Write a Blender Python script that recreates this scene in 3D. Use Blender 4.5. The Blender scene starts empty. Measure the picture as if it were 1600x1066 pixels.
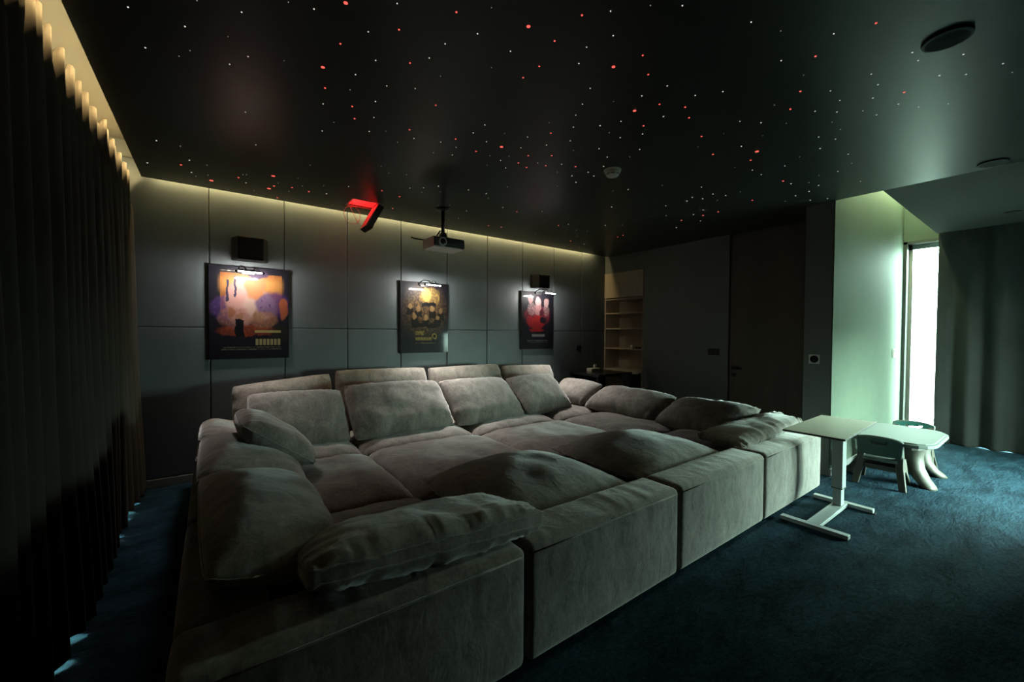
import bpy, bmesh, math, random
from mathutils import Vector, Matrix, noise

random.seed(7)
SC = bpy.context.scene
COL = SC.collection

# ------------------------------------------------------------------ camera
YAW, PITCH, ROLL, FPX = math.radians(36.374), math.radians(-1.189), math.radians(0.348), 637.2
fw = Vector((math.sin(YAW) * math.cos(PITCH), math.cos(YAW) * math.cos(PITCH), math.sin(PITCH)))
rt = Vector((math.cos(YAW), -math.sin(YAW), 0))
up = rt.cross(fw)
r2 = rt * math.cos(ROLL) + up * math.sin(ROLL)
u2 = -rt * math.sin(ROLL) + up * math.cos(ROLL)
cam_d = bpy.data.cameras.new('camera')
cam = bpy.data.objects.new('camera', cam_d)
COL.objects.link(cam)
m3 = Matrix((r2, u2, -fw)).transposed()
cam.matrix_world = Matrix.Translation((0, 0, 1.5)) @ m3.to_4x4()
cam_d.sensor_fit = 'HORIZONTAL'
cam_d.sensor_width = 36
cam_d.lens = 36 * FPX / 1600
cam_d.clip_start = 0.02
SC.camera = cam

# ------------------------------------------------------------------ world, exposure
WORLD_STRENGTH = 135.0
w = bpy.data.worlds.new('overcast_sky')
SC.world = w
w.use_nodes = True
bg = w.node_tree.nodes['Background']
bg.inputs['Color'].default_value = (0.90, 1.0, 0.96, 1)
bg.inputs['Strength'].default_value = WORLD_STRENGTH
SC.view_settings.view_transform = 'Standard'
SC.view_settings.look = 'None'
SC.view_settings.gamma = 1
SC.view_settings.use_curve_mapping = False
SC.view_settings.exposure = 0.0
SC.cycles.max_bounces = 10
SC.cycles.diffuse_bounces = 6
SC.cycles.glossy_bounces = 4
SC.cycles.transparent_max_bounces = 12
SC.cycles.sample_clamp_indirect = 4.0
SC.cycles.caustics_reflective = False


def area_light(name, loc, direction, sx, sy, power, color, parent=None, spread=180, portal=False):
    d = bpy.data.lights.new(name, 'AREA')
    d.shape = 'RECTANGLE'
    d.size, d.size_y = sx, sy
    d.energy = power
    d.color = color
    d.spread = math.radians(spread)
    if portal:
        d.cycles.is_portal = True
    o = bpy.data.objects.new(name, d)
    COL.objects.link(o)
    dv = Vector(direction).normalized()
    upv = Vector((0, 1, 0)) if abs(dv.y) < 0.9 else Vector((0, 0, 1))
    z = -dv
    x = Vector((1, 0, 0))
    if abs(dv.x) > 0.9:
        x = Vector((0, 1, 0))
    y = z.cross(x).normalized()
    x = y.cross(z).normalized()
    mw = Matrix((x, y, z)).transposed().to_4x4()
    o.matrix_world = Matrix.Translation(loc) @ mw
    if parent:
        o.parent = parent
        o.matrix_parent_inverse = Matrix.Translation(-Vector(parent.location))
    return o


# daylight portals of the narrow window and the added alcove window (guide sampling of the sky only)
area_light('window_portal', (8.44, 1.26, 1.44), (-1, 0, 0), 0.46, 2.9, 1, (1, 1, 1), portal=True)
area_light('window_portal', (6.45, -1.02, 0.75), (0, 1, 0), 1.9, 1.5, 1, (1, 1, 1), portal=True)

# ------------------------------------------------------------------ materials
MATS = {}


def nm(nt, t, **kw):
    n = nt.nodes.new(t)
    for k, v in kw.items():
        if k.startswith('i_'):
            n.inputs[k[2:].replace('_', ' ')].default_value = v
        else:
            setattr(n, k, v)
    return n


def mat(name, col, rough=0.6, metal=0.0, var=0.0, vscale=8.0, bump=0.0, bscale=60.0, sheen=0.0, coat=0.0,
        spec=0.5, emit=None, estr=0.0, stretch=None, sheen_rough=0.4):
    if name in MATS:
        return MATS[name]
    m = bpy.data.materials.new(name)
    m.use_nodes = True
    nt = m.node_tree
    b = nt.nodes['Principled BSDF']
    b.inputs['Base Color'].default_value = (*col, 1)
    b.inputs['Roughness'].default_value = rough
    b.inputs['Metallic'].default_value = metal
    b.inputs['Specular IOR Level'].default_value = spec
    if sheen:
        b.inputs['Sheen Weight'].default_value = sheen
        b.inputs['Sheen Roughness'].default_value = sheen_rough
    if coat:
        b.inputs['Coat Weight'].default_value = coat
        b.inputs['Coat Roughness'].default_value = 0.08
    if emit:
        b.inputs['Emission Color'].default_value = (*emit, 1)
        b.inputs['Emission Strength'].default_value = estr
    tc = nm(nt, 'ShaderNodeTexCoord')
    src = tc.outputs['Object']
    if stretch:
        mp = nm(nt, 'ShaderNodeMapping')
        mp.inputs['Scale'].default_value = stretch
        nt.links.new(src, mp.inputs['Vector'])
        src = mp.outputs['Vector']
    if var:
        n = nm(nt, 'ShaderNodeTexNoise', i_Scale=vscale, i_Detail=6.0, i_Roughness=0.62)
        nt.links.new(src, n.inputs['Vector'])
        cr = nm(nt, 'ShaderNodeValToRGB')
        cr.color_ramp.elements[0].position = 0.32
        cr.color_ramp.elements[1].position = 0.68
        cr.color_ramp.elements[0].color = (*[c * (1 - var) for c in col], 1)
        cr.color_ramp.elements[1].color = (*[min(1, c * (1 + var)) for c in col], 1)
        nt.links.new(n.outputs['Fac'], cr.inputs['Fac'])
        nt.links.new(cr.outputs['Color'], b.inputs['Base Color'])
    if bump:
        n2 = nm(nt, 'ShaderNodeTexNoise', i_Scale=bscale, i_Detail=4.0)
        nt.links.new(src, n2.inputs['Vector'])
        bp = nm(nt, 'ShaderNodeBump', i_Strength=bump, i_Distance=0.01)
        nt.links.new(n2.outputs['Fac'], bp.inputs['Height'])
        nt.links.new(bp.outputs['Normal'], b.inputs['Normal'])
    MATS[name] = m
    return m


M_SOFA = mat('grey_chenille', (0.215, 0.197, 0.182), 0.85, var=0.25, vscale=9, bump=0.35, bscale=26, sheen=0.8, spec=0.2)
M_BASE = mat('dark_sofa_base', (0.05, 0.047, 0.044), 0.9)
M_PANEL = mat('dark_teal_leather_panel', (0.085, 0.100, 0.105), 0.5, var=0.08, vscale=3, bump=0.12, bscale=140, spec=0.5)
M_WALLDARK = mat('dark_slate_paint', (0.18, 0.192, 0.182), 0.7, var=0.06, vscale=2, bump=0.08, bscale=80, spec=0.25)
M_PLASTER = mat('pale_plaster', (0.088, 0.113, 0.086), 0.7, var=0.05, vscale=2.2, bump=0.2, bscale=7, spec=0.06)
M_CEIL = mat('black_satin_ceiling', (0.030, 0.036, 0.030), 0.36, bump=0.03, bscale=30, spec=0.27)
M_BULK = mat('dark_matt_ceiling', (0.034, 0.040, 0.034), 0.8, bump=0.05, bscale=50, spec=0.15)
M_POCKET = mat('beige_cove_paint', (0.13, 0.115, 0.085), 0.7, var=0.05, vscale=4)
M_CARPET = mat('navy_carpet', (0.006, 0.017, 0.038), 0.95, var=0.6, vscale=5.5, bump=0.9, bscale=45, spec=0.05)
M_CURT = mat('taupe_curtain_cloth', (0.062, 0.054, 0.044), 0.85, var=0.1, vscale=4, bump=0.15, bscale=220, spec=0.1)
M_CURT2 = mat('charcoal_curtain_cloth', (0.026, 0.028, 0.026), 0.85, var=0.1, vscale=3, bump=0.15, bscale=200, spec=0.1)
M_DOOR = mat('dark_walnut_veneer', (0.115, 0.095, 0.078), 0.55, var=0.15, vscale=5, stretch=(1, 1, 0.06), spec=0.3)
M_BLACK = mat('black_satin_metal', (0.012, 0.012, 0.013), 0.35, metal=0.3)
M_BLACKP = mat('black_plastic', (0.006, 0.006, 0.007), 0.5, spec=0.25)
M_GREYP = mat('grey_plastic', (0.2, 0.2, 0.2), 0.5)
M_WHITEP = mat('white_plastic', (0.72, 0.72, 0.68), 0.45)
M_WHITEM = mat('white_powder_coat', (0.38, 0.42, 0.42), 0.4)
M_TOPW = mat('off_white_laminate', (0.86, 0.88, 0.80), 0.28, var=0.03)
M_EDGE = mat('dark_laminate_edge', (0.09, 0.09, 0.085), 0.5)
M_OAK = mat('light_oak_veneer', (0.40, 0.33, 0.25), 0.55, var=0.14, vscale=7, stretch=(4, 4, 0.35))
M_OAKD = mat('brown_oak_back', (0.33, 0.265, 0.20), 0.6, var=0.12, vscale=6, stretch=(4, 4, 0.4))
M_MARB = mat('grey_marble', (0.42, 0.40, 0.37), 0.35, var=0.3, vscale=7)
M_KTOP = mat('pale_mint_plastic', (0.13, 0.16, 0.145), 0.6, spec=0.25)
M_KLEG = mat('beige_plastic', (0.06, 0.056, 0.043), 0.5, bump=0.1, bscale=120)
M_KGRN = mat('sage_green_plastic', (0.055, 0.095, 0.075), 0.45)
M_KTEAL = mat('teal_plastic', (0.03, 0.15, 0.125), 0.45)
M_CABLE = mat('clear_cable', (0.42, 0.30, 0.24), 0.4)
M_REDBOX = mat('white_board_box', (0.55, 0.50, 0.48), 0.6)
M_FRAME = mat('dark_aluminium', (0.05, 0.055, 0.05), 0.4, metal=0.5)
M_WFRAME = mat('white_window_frame', (0.6, 0.64, 0.62), 0.4)
M_TILE = mat('white_sill_stone', (0.7, 0.72, 0.72), 0.5)
M_TUBE = mat('lit_led_tube', (0.9, 0.9, 0.9), 0.4, emit=(1.0, 0.97, 0.91), estr=45.0)
M_LED = mat('warm_led_strip', (0.9, 0.8, 0.5), 0.5, emit=(1.0, 0.78, 0.36), estr=2.0)
M_STARW = mat('white_fibre_star', (0.8, 0.8, 0.8), 0.5, emit=(1.0, 0.90, 0.84), estr=0.9)
M_STARD = mat('dim_fibre_star', (0.8, 0.8, 0.8), 0.5, emit=(1.0, 0.95, 0.9), estr=0.28)
M_STARR = mat('red_fibre_star', (0.8, 0.3, 0.3), 0.5, emit=(1.0, 0.10, 0.08), estr=1.6)
M_GROUND = mat('pale_terrace_paving', (0.76, 0.76, 0.72), 0.8, var=0.08)
M_EXTW = mat('white_garden_wall', (0.8, 0.8, 0.78), 0.8)



def patchy(m, c0, c1, big, fine, wrinkle, stretch=(1, 1, 1), wstr=0.5, wdist=0.012, fstr=0.25, fdist=0.004, dist=1.0):
    """nap marks: colour between c0 and c1 by two noises, relief by wrinkles and pile"""
    nt = m.node_tree
    b = nt.nodes['Principled BSDF']
    for n in list(nt.nodes):
        if n.type in ('TEX_NOISE', 'VALTORGB', 'BUMP', 'MAPPING'):
            nt.nodes.remove(n)
    tc = [n for n in nt.nodes if n.type == 'TEX_COORD'][0]
    mp = nm(nt, 'ShaderNodeMapping')
    mp.inputs['Scale'].default_value = stretch
    nt.links.new(tc.outputs['Object'], mp.inputs['Vector'])
    n1 = nm(nt, 'ShaderNodeTexNoise', i_Scale=big, i_Detail=5.0, i_Roughness=0.6, i_Distortion=0.8 * dist)
    n2 = nm(nt, 'ShaderNodeTexNoise', i_Scale=fine, i_Detail=4.0, i_Roughness=0.7)
    n3 = nm(nt, 'ShaderNodeTexNoise', i_Scale=wrinkle, i_Detail=3.0, i_Distortion=1.2 * dist)
    for n in (n1, n2, n3):
        nt.links.new(mp.outputs[0], n.inputs['Vector'])
    mul = nm(nt, 'ShaderNodeMath', operation='MULTIPLY_ADD')
    mul.inputs[1].default_value = 0.45
    nt.links.new(n2.outputs['Fac'], mul.inputs[0])
    m2 = nm(nt, 'ShaderNodeMath', operation='MULTIPLY')
    m2.inputs[1].default_value = 0.62
    nt.links.new(n1.outputs['Fac'], m2.inputs[0])
    nt.links.new(m2.outputs[0], mul.inputs[2])
    cr = nm(nt, 'ShaderNodeValToRGB')
    cr.color_ramp.elements[0].position = 0.42
    cr.color_ramp.elements[1].position = 0.66
    cr.color_ramp.elements[0].color = (*c0, 1)
    cr.color_ramp.elements[1].color = (*c1, 1)
    nt.links.new(mul.outputs[0], cr.inputs['Fac'])
    nt.links.new(cr.outputs['Color'], b.inputs['Base Color'])
    b1 = nm(nt, 'ShaderNodeBump', i_Strength=wstr, i_Distance=wdist)
    nt.links.new(n3.outputs['Fac'], b1.inputs['Height'])
    b2 = nm(nt, 'ShaderNodeBump', i_Strength=fstr, i_Distance=fdist)
    nt.links.new(n2.outputs['Fac'], b2.inputs['Height'])
    nt.links.new(b1.outputs['Normal'], b2.inputs['Normal'])
    nt.links.new(b2.outputs['Normal'], b.inputs['Normal'])


patchy(M_SOFA, (0.148, 0.131, 0.117), (0.31, 0.277, 0.248), 7.0, 70.0, 9.0, (1, 1, 0.6), 0.28, 0.02, 0.3, 0.003)
patchy(M_CARPET, (0.0062, 0.016, 0.026), (0.023, 0.055, 0.080), 3.2, 26.0, 5.0, (0.8, 1.9, 1), 0.55, 0.04, 0.9, 0.014, 0.4)
mg = bpy.data.materials.new('green_tinted_glass')
mg.use_nodes = True
nt = mg.node_tree
nt.nodes.clear()
out = nm(nt, 'ShaderNodeOutputMaterial')
tr = nm(nt, 'ShaderNodeBsdfTransparent')
tr.inputs['Color'].default_value = (0.76, 0.89, 0.84, 1)
gl = nm(nt, 'ShaderNodeBsdfGlossy', i_Roughness=0.02)
mx = nm(nt, 'ShaderNodeMixShader')
mx.inputs[0].default_value = 0.06
nt.links.new(tr.outputs[0], mx.inputs[1])
nt.links.new(gl.outputs[0], mx.inputs[2])
nt.links.new(mx.outputs[0], out.inputs['Surface'])
M_GLASS = mg


# ------------------------------------------------------------------ mesh helpers
class MB:
    def __init__(s):
        s.v, s.f = [], []

    def add(s, v, f):
        n = len(s.v)
        s.v += [tuple(p) for p in v]
        s.f += [tuple(i + n for i in q) for q in f]
        return s

    def box(s, x0, x1, y0, y1, z0, z1):
        v = [(x0, y0, z0), (x1, y0, z0), (x1, y1, z0), (x0, y1, z0), (x0, y0, z1), (x1, y0, z1), (x1, y1, z1), (x0, y1, z1)]
        f = [(0, 3, 2, 1), (4, 5, 6, 7), (0, 1, 5, 4), (1, 2, 6, 5), (2, 3, 7, 6), (3, 0, 4, 7)]
        return s.add(v, f)

    def prism(s, poly, ax, a, b):
        """extrude a 2-D outline along axis ax between a and b"""
        def P(p, t):
            return {'x': (t, p[0], p[1]), 'y': (p[0], t, p[1]), 'z': (p[0], p[1], t)}[ax]
        n = len(poly)
        v = [P(p, a) for p in poly] + [P(p, b) for p in poly]
        f = [tuple(range(n))[::-1], tuple(range(n, 2 * n))] + [(i, (i + 1) % n, (i + 1) % n + n, i + n) for i in range(n)]
        return s.add(v, f)

    def tube(s, pts, r, n=8, cap=True):
        pts = [Vector(p) for p in pts]
        rad = r if isinstance(r, (list, tuple)) else [r] * len(pts)
        v, f = [], []
        ref = None
        for i, p in enumerate(pts):
            d = (pts[min(i + 1, len(pts) - 1)] - pts[max(i - 1, 0)]).normalized()
            if ref is None:
                ref = Vector((0, 0, 1)) if abs(d.z) < 0.9 else Vector((1, 0, 0))
            a = d.cross(ref).normalized()
            b = a.cross(d).normalized()
            ref = b
            for k in range(n):
                t = 2 * math.pi * k / n
                v.append(p + (a * math.cos(t) + b * math.sin(t)) * rad[i])
        for i in range(len(pts) - 1):
            for k in range(n):
                f.append((i * n + k, i * n + (k + 1) % n, (i + 1) * n + (k + 1) % n, (i + 1) * n + k))
        if cap:
            f.append(tuple(range(n))[::-1])
            f.append(tuple(range((len(pts) - 1) * n, len(pts) * n)))
        return s.add(v, f)

    def lathe(s, prof, c, n=24, axis='z'):
        v, f = [], []
        for (r, h) in prof:
            for k in range(n):
                t = 2 * math.pi * k / n
                if axis == 'z':
                    v.append((c[0] + r * math.cos(t), c[1] + r * math.sin(t), c[2] + h))
                elif axis == 'y':
                    v.append((c[0] + r * math.cos(t), c[1] + h, c[2] + r * math.sin(t)))
                else:
                    v.append((c[0] + h, c[1] + r * math.cos(t), c[2] + r * math.sin(t)))
        for i in range(len(prof) - 1):
            for k in range(n):
                f.append((i * n + k, i * n + (k + 1) % n, (i + 1) * n + (k + 1) % n, (i + 1) * n + k))
        f.append(tuple(range(n))[::-1])
        f.append(tuple(range((len(prof) - 1) * n, len(prof) * n)))
        return s.add(v, f)

    def build(s, name, m, parent=None, smooth=False, bevel=0.0, weld=False, segs=2):
        off = Vector(parent['_base']) if parent is not None and '_base' in parent else Vector((0, 0, 0))
        me = bpy.data.meshes.new(name)
        me.from_pydata([tuple(Vector(p) - off) for p in s.v], [], s.f)
        bm = bmesh.new()
        bm.from_mesh(me)
        if weld:
            bmesh.ops.remove_doubles(bm, verts=bm.verts, dist=1e-5)
        bmesh.ops.recalc_face_normals(bm, faces=bm.faces)
        if bevel:
            es = [e for e in bm.edges if len(e.link_faces) == 2 and e.calc_face_angle(0) > 0.5]
            bmesh.ops.bevel(bm, geom=es, offset=bevel, segments=segs, affect='EDGES', profile=0.6, clamp_overlap=True)
        bm.to_mesh(me)
        bm.free()
        me.materials.append(m)
        if smooth:
            for p in me.polygons:
                p.use_smooth = True
        o = bpy.data.objects.new(name, me)
        COL.objects.link(o)
        if parent is not None:
            o.parent = parent
            if '_base' in parent:
                o['_base'] = parent['_base']
        return o


def thing(name, label, cat, base=(0, 0, 0), group=None):
    o = bpy.data.objects.new(name, None)
    o.empty_display_size = 0.1
    COL.objects.link(o)
    o.location = base
    o['_base'] = tuple(base)
    tag(o, label, cat, group)
    return o


def tag(o, label, cat, group=None):
    o['label'] = label
    o['category'] = cat
    if group:
        o['group'] = group
    return o


def struct(o, label=None):
    o['kind'] = 'structure'
    if label:
        o['label'] = label
    return o


def bx(*a):
    return MB().box(*a)


def copy_tree(o, parent=None):
    c = o.copy()
    COL.objects.link(c)
    c.parent = parent
    for ch in list(o.children):
        copy_tree(ch, c)
    return c


# ------------------------------------------------------------------ room shell
YW, XF, XP, YP, XW, CZ = 5.11, 5.91, 5.26, 1.455, 8.284, 2.90
fl_ = MB().box(-1.4, XP + 0.2, -3.2, 5.3, -0.1, 0).box(XP + 0.2, XW + 0.3, -1.1, 5.3, -0.1, 0)
struct(fl_.build('floor', M_CARPET), 'navy blue carpet covering the room')
# poster wall with its padded panels
wb = struct(bx(-1.4, 6.6, YW + 0.03, YW + 0.2, 0, 3.36).build('wall_back', M_WALLDARK), 'dark wall clad in padded leather panels behind the posters')
xs = [-0.013 + 0.663 * k for k in range(-1, 10)]
xs[-1] = XF + 0.005
panel_meshes = {}
for k in range(len(xs) - 1):
    for (z0, z1) in ((0.085, 1.530), (1.534, 3.08)):
        x0, x1 = xs[k] + 0.003, xs[k + 1] - 0.003
        hx, hz = (x1 - x0) / 2, (z1 - z0) / 2
        key = (round(hx, 3), round(hz, 3))
        if key not in panel_meshes:
            o = bx(-hx, hx, 0, 0.034, -hz, hz).build('panel', M_PANEL, None, bevel=0.011, segs=3, smooth=False)
            panel_meshes[key] = o.data
        else:
            o = bpy.data.objects.new('panel', panel_meshes[key])
            COL.objects.link(o)
        o.parent = wb
        o.location = ((x0 + x1) / 2, YW, (z0 + z1) / 2)
struct(bx(-0.9, XF, YW - 0.012, YW + 0.03, 0, 0.08).build('baseboard_back', M_WALLDARK, bevel=0.004))
# door wall, pier, green side wall, window wall
wf = MB()
wf.box(XF, XF + 0.75, 1.55, 1.905, 0, 3.1)          # right of door
wf.box(XF, XF + 0.75, 2.845, 4.255, 0, 3.1)         # between door and niche
wf.box(XF, XF + 0.75, 4.255, 5.14, 2.595, 3.1)      # above niche
wf.box(XF + 0.08, XF + 0.75, 1.905, 2.845, 0, 3.1)  # behind the door
wf.box(XF + 0.42, XF + 0.75, 4.255, 5.14, 0, 2.595)  # behind the niche
struct(wf.build('wall_right', M_WALLDARK), 'dark grey wall with flush door and shelf niche')
struct(bx(XP, XF + 0.1, YP + 0.012, 1.714, 0, CZ + 0.2).build('wall_pier', M_WALLDARK), 'dark wall pier beside the pale wall')
struct(bx(XP + 0.002, XW, YP, YP + 0.16, 0, 3.6).build('wall_side', M_PLASTER, bevel=0.003), 'pale green-lit plaster wall running to the window')
struct(bx(XP - 0.012, XP, YP, 1.714, 0, 0.075).build('baseboard_right', M_GREYP, bevel=0.003))
struct(bx(XP - 0.012, XW - 0.02, YP - 0.012, YP, 0, 0.075).build('baseboard_side', M_GREYP, bevel=0.003))
ww = MB()
ww.box(XW, XW + 0.2, 1.06, 1.62, 2.875, 3.7)        # above the visible window
ww.box(XW, XW + 0.2, -1.1, 1.06, 2.875, 3.7)
ww.box(XW, XW + 0.2, 1.455, 1.62, 0, 2.875)
ww.box(XW, XW + 0.2, -1.1, -0.85, 0, 2.875)
struct(ww.build('wall_window', M_PLASTER), 'window wall behind the charcoal curtain')
YA = -0.90                                         # alcove front wall and low wide window, both added for side light
wa = MB()
wa.box(XP, 5.55, YA - 0.2, YA, 0, 3.6)
wa.box(7.35, XW + 0.4, YA - 0.2, YA, 0, 3.6)
wa.box(5.55, 7.35, YA - 0.2, YA, 1.5, 3.6)
wa.box(XP, XP + 0.2, -3.2, YA - 0.2, 0, 3.6)
wa.box(XP, XP + 0.14, YA, -0.48, 0, 3.6)              # return added just out of view, blocks window light towards the left
struct(wa.build('wall_alcove_added', M_WALLDARK), 'dark alcove wall added out of view at right to hold and mask the low window')
wm = MB()  # low window added for its light on sofa fronts and pale wall
for xx in (5.55, 6.43, 7.30):
    wm.box(xx, xx + 0.05, YA - 0.15, YA - 0.08, 0.0, 1.5)
wm.box(5.55, 7.35, YA - 0.15, YA - 0.08, 1.45, 1.5)
wm.box(5.55, 7.35, YA - 0.15, YA - 0.08, 0.0, 0.05)
w4 = struct(wm.build('window_added', M_FRAME), 'low wide window added out of view for side daylight')
for xx in (5.60, 6.48):
    bx(xx, xx + 0.82, YA - 0.122, YA - 0.112, 0.05, 1.45).build('pane', M_GLASS, w4)
struct(bx(-1.4, XP + 0.2, -3.35, -3.2, 0, 3.6).build('wall_front', M_WALLDARK), 'dark wall behind the viewer')
wl = MB()
wl.box(-1.30, -1.10, -3.2, 5.3, 2.75, 3.36)
wl.box(-1.30, -1.10, 4.95, 5.3, 0, 2.75)
wl.box(-1.30, -1.10, -3.2, -2.6, 0, 2.75)
struct(wl.build('wall_left', M_POCKET), 'wall behind the long taupe curtain')

# ceiling: suspended black panel with a hatch opening, pockets above
HX0, HX1, HY0, HY1 = 1.21, 1.48, 4.475, 4.725
ce = MB()
zc = CZ + 0.012
ce.box(-0.505, HX0, 1.6, 5.02, CZ, zc)
ce.box(HX1, XF, 1.6, 5.02, CZ, zc)
ce.box(HX0, HX1, 1.6, HY0, CZ, zc)
ce.box(HX0, HX1, HY1, 5.02, CZ, zc)
ce.box(-0.505, XP, -3.2, 1.6, CZ, zc)
ceiling = struct(ce.build('ceiling', M_CEIL), 'black suspended ceiling pricked with tiny lights')
struct(bx(XP + 0.145, XW - 0.2, -0.9, -0.48, CZ + 0.006, 3.6).build('ceiling_bulkhead', M_BULK), 'matt dark ceiling deeper in the alcove')
struct(bx(XP + 0.012, XW - 0.2, -0.478, 1.085, CZ + 0.006, 3.6).build('ceiling_bulkhead', M_BULK), 'matt dark ceiling beside the window')
sl = MB()
sl.box(-0.47, XP, -3.3, 5.3, 3.10, 3.25)
sl.box(-1.4, -0.47, -3.3, 5.3, 3.24, 3.36)
sl.box(XP, 6.7, 1.5, 5.3, 3.10, 3.25)
struct(sl.build('ceiling_upper', M_POCKET), 'beige cove ceiling above the curtain')
struct(bx(XP - 0.05, XW + 0.2, -1.1, 1.7, 3.6, 3.75).build('ceiling_slot', M_PLASTER), 'top of the pale slot beside the window')
struct(bx(XP - 0.05, XP + 0.012, -3.2, 1.5, zc, 3.62).build('trim_1', M_BULK), 'upstand above the ceiling edge')

# window at the far right (real opening, frame, tinted pane)
win = MB()
RW = XW + 0.16
win.box(XW, RW + 0.06, 1.415, 1.458, 0, 2.875)
win.box(XW, RW + 0.06, 1.04, 1.458, 2.835, 2.875)
win.box(XW, RW + 0.06, 1.04, 1.458, 0, 0.02)
w1 = struct(win.build('window_1', M_FRAME), 'narrow tall window glowing with daylight')
f2 = MB()
f2.box(RW, RW + 0.045, 1.383, 1.415, 0.02, 2.835)
f2.box(RW, RW + 0.045, 1.05, 1.415, 2.775, 2.835)
f2.build('inner_frame', M_WFRAME, w1)
bx(RW - 0.01, RW + 0.05, 1.377, 1.383, 0.02, 2.78).build('glazing_bead', M_FRAME, w1)
bx(RW + 0.015, RW + 0.027, 1.05, 1.395, 0.02, 2.79).build('pane', M_GLASS, w1)
bx(RW - 0.03, RW + 0.01, 1.075, 1.10, 2.30, 2.40).build('handle', M_GREYP, w1)
w2m = MB()
for yy in (-0.86, 1.0):
    w2m.box(RW, RW + 0.07, yy, yy + 0.05, 0, 2.875)
w2 = struct(w2m.build('window_2', M_FRAME), 'glazed wall partly hidden by the charcoal curtain')
bx(RW + 0.015, RW + 0.027, -0.86, 1.0, 0.0, 2.875).build('pane', M_GLASS, w2)
# glazing behind the long curtain
w3m = MB()
for yy in (-2.6, -0.7, 1.2, 3.1, 4.9):
    w3m.box(-1.25, -1.17, yy, yy + 0.05, 0.02, 2.75)
w3 = struct(w3m.build('window_3', M_FRAME), 'glazed wall hidden by the taupe curtain')
bx(-1.215, -1.205, -2.55, 4.9, 0.02, 2.75).build('pane', M_GLASS, w3)
struct(bx(-1.30, -0.70, -3.2, 5.0, 0.0, 0.006).build('trim_2', M_TILE), 'pale stone threshold strip behind the curtain')
# outdoors
gr = MB().box(XW + 0.3, 30, -25, 25, -0.15, -0.03).box(XP + 0.2, XW + 0.3, -25, -1.1, -0.15, -0.03)
struct(gr.build('ground', M_GROUND), 'pale paved terrace outside')
struct(bx(-20, -1.4, -25, 25, -0.15, -0.03).build('ground', M_GROUND), 'pale paved terrace outside')
struct(bx(-2.2, -2.05, -3.2, 5.6, -0.1, 2.7).build('wall_added_shade', M_EXTW), 'unseen wall added outside the curtained glazing to dim it')  # added out of sight, cuts the sky light leaking under the taupe curtain
tag(bx(11.2, 11.45, -1.0, 12, -0.1, 2.7).build('garden_wall', M_EXTW, bevel=0.01), 'white garden wall seen through the narrow window', 'wall')

# door
dr = struct(bx(XF + 0.004, XF + 0.05, 1.93, 2.82, 0.006, 2.885).build('door_1', M_DOOR, bevel=0.003), 'tall flush dark walnut door')
hd = MB()
hd.box(XF - 0.012, XF + 0.004, 2.735, 2.79, 0.995, 1.05)
hd.tube([(XF - 0.01, 2.765, 1.022), (XF - 0.05, 2.765, 1.022), (XF - 0.05, 2.745, 1.022), (XF - 0.05, 2.635, 1.022)], 0.010)
hd.build('handle', M_BLACK, dr)
lk = MB().box(XF - 0.012, XF + 0.004, 2.735, 2.79, 0.90, 0.95)
lk.lathe([(0.012, -0.02), (0.012, 0.0)], (XF - 0.01, 2.762, 0.925), 12, 'x')
lk.build('lock', M_BLACK, dr)

# LED cove strips
ls = thing('led_strip', 'warm LED strip hidden above the ceiling edge along the poster wall', 'light', (2.7, 5.03, 2.97))
bx(-0.4, 5.6, 5.0, 5.015, 2.913, 2.930).build('strip', M_LED, ls)
area_light('cove_light', (2.55, 5.045, 2.99), (0, 0.6, -1), 6.0, 0.03, 30.0, (1.0, 0.78, 0.36), ls)
ls2 = thing('led_strip', 'warm LED strip hidden above the ceiling edge along the curtain', 'light', (-0.5, 1.0, 2.97))
bx(-0.478, -0.46, -3.0, 5.0, 2.913, 2.945).build('strip', M_LED, ls2)
area_light('cove_light', (-0.488, 1.0, 2.936), (-1, 0, 0.05), 8.0, 0.02, 100.0, (1.0, 0.72, 0.32), ls2)


ls3 = thing('led_strip', 'warm LED strip hidden at the top of the slot beside the window', 'light', (6.8, 1.27, 3.59))
bx(5.4, 8.2, 1.26, 1.28, 3.59, 3.60).build('strip', M_LED, ls3)
area_light('slot_light', (6.8, 1.27, 3.58), (0, 0, -1), 2.8, 0.05, 50.0, (0.82, 1.0, 0.55), ls3)


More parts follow.
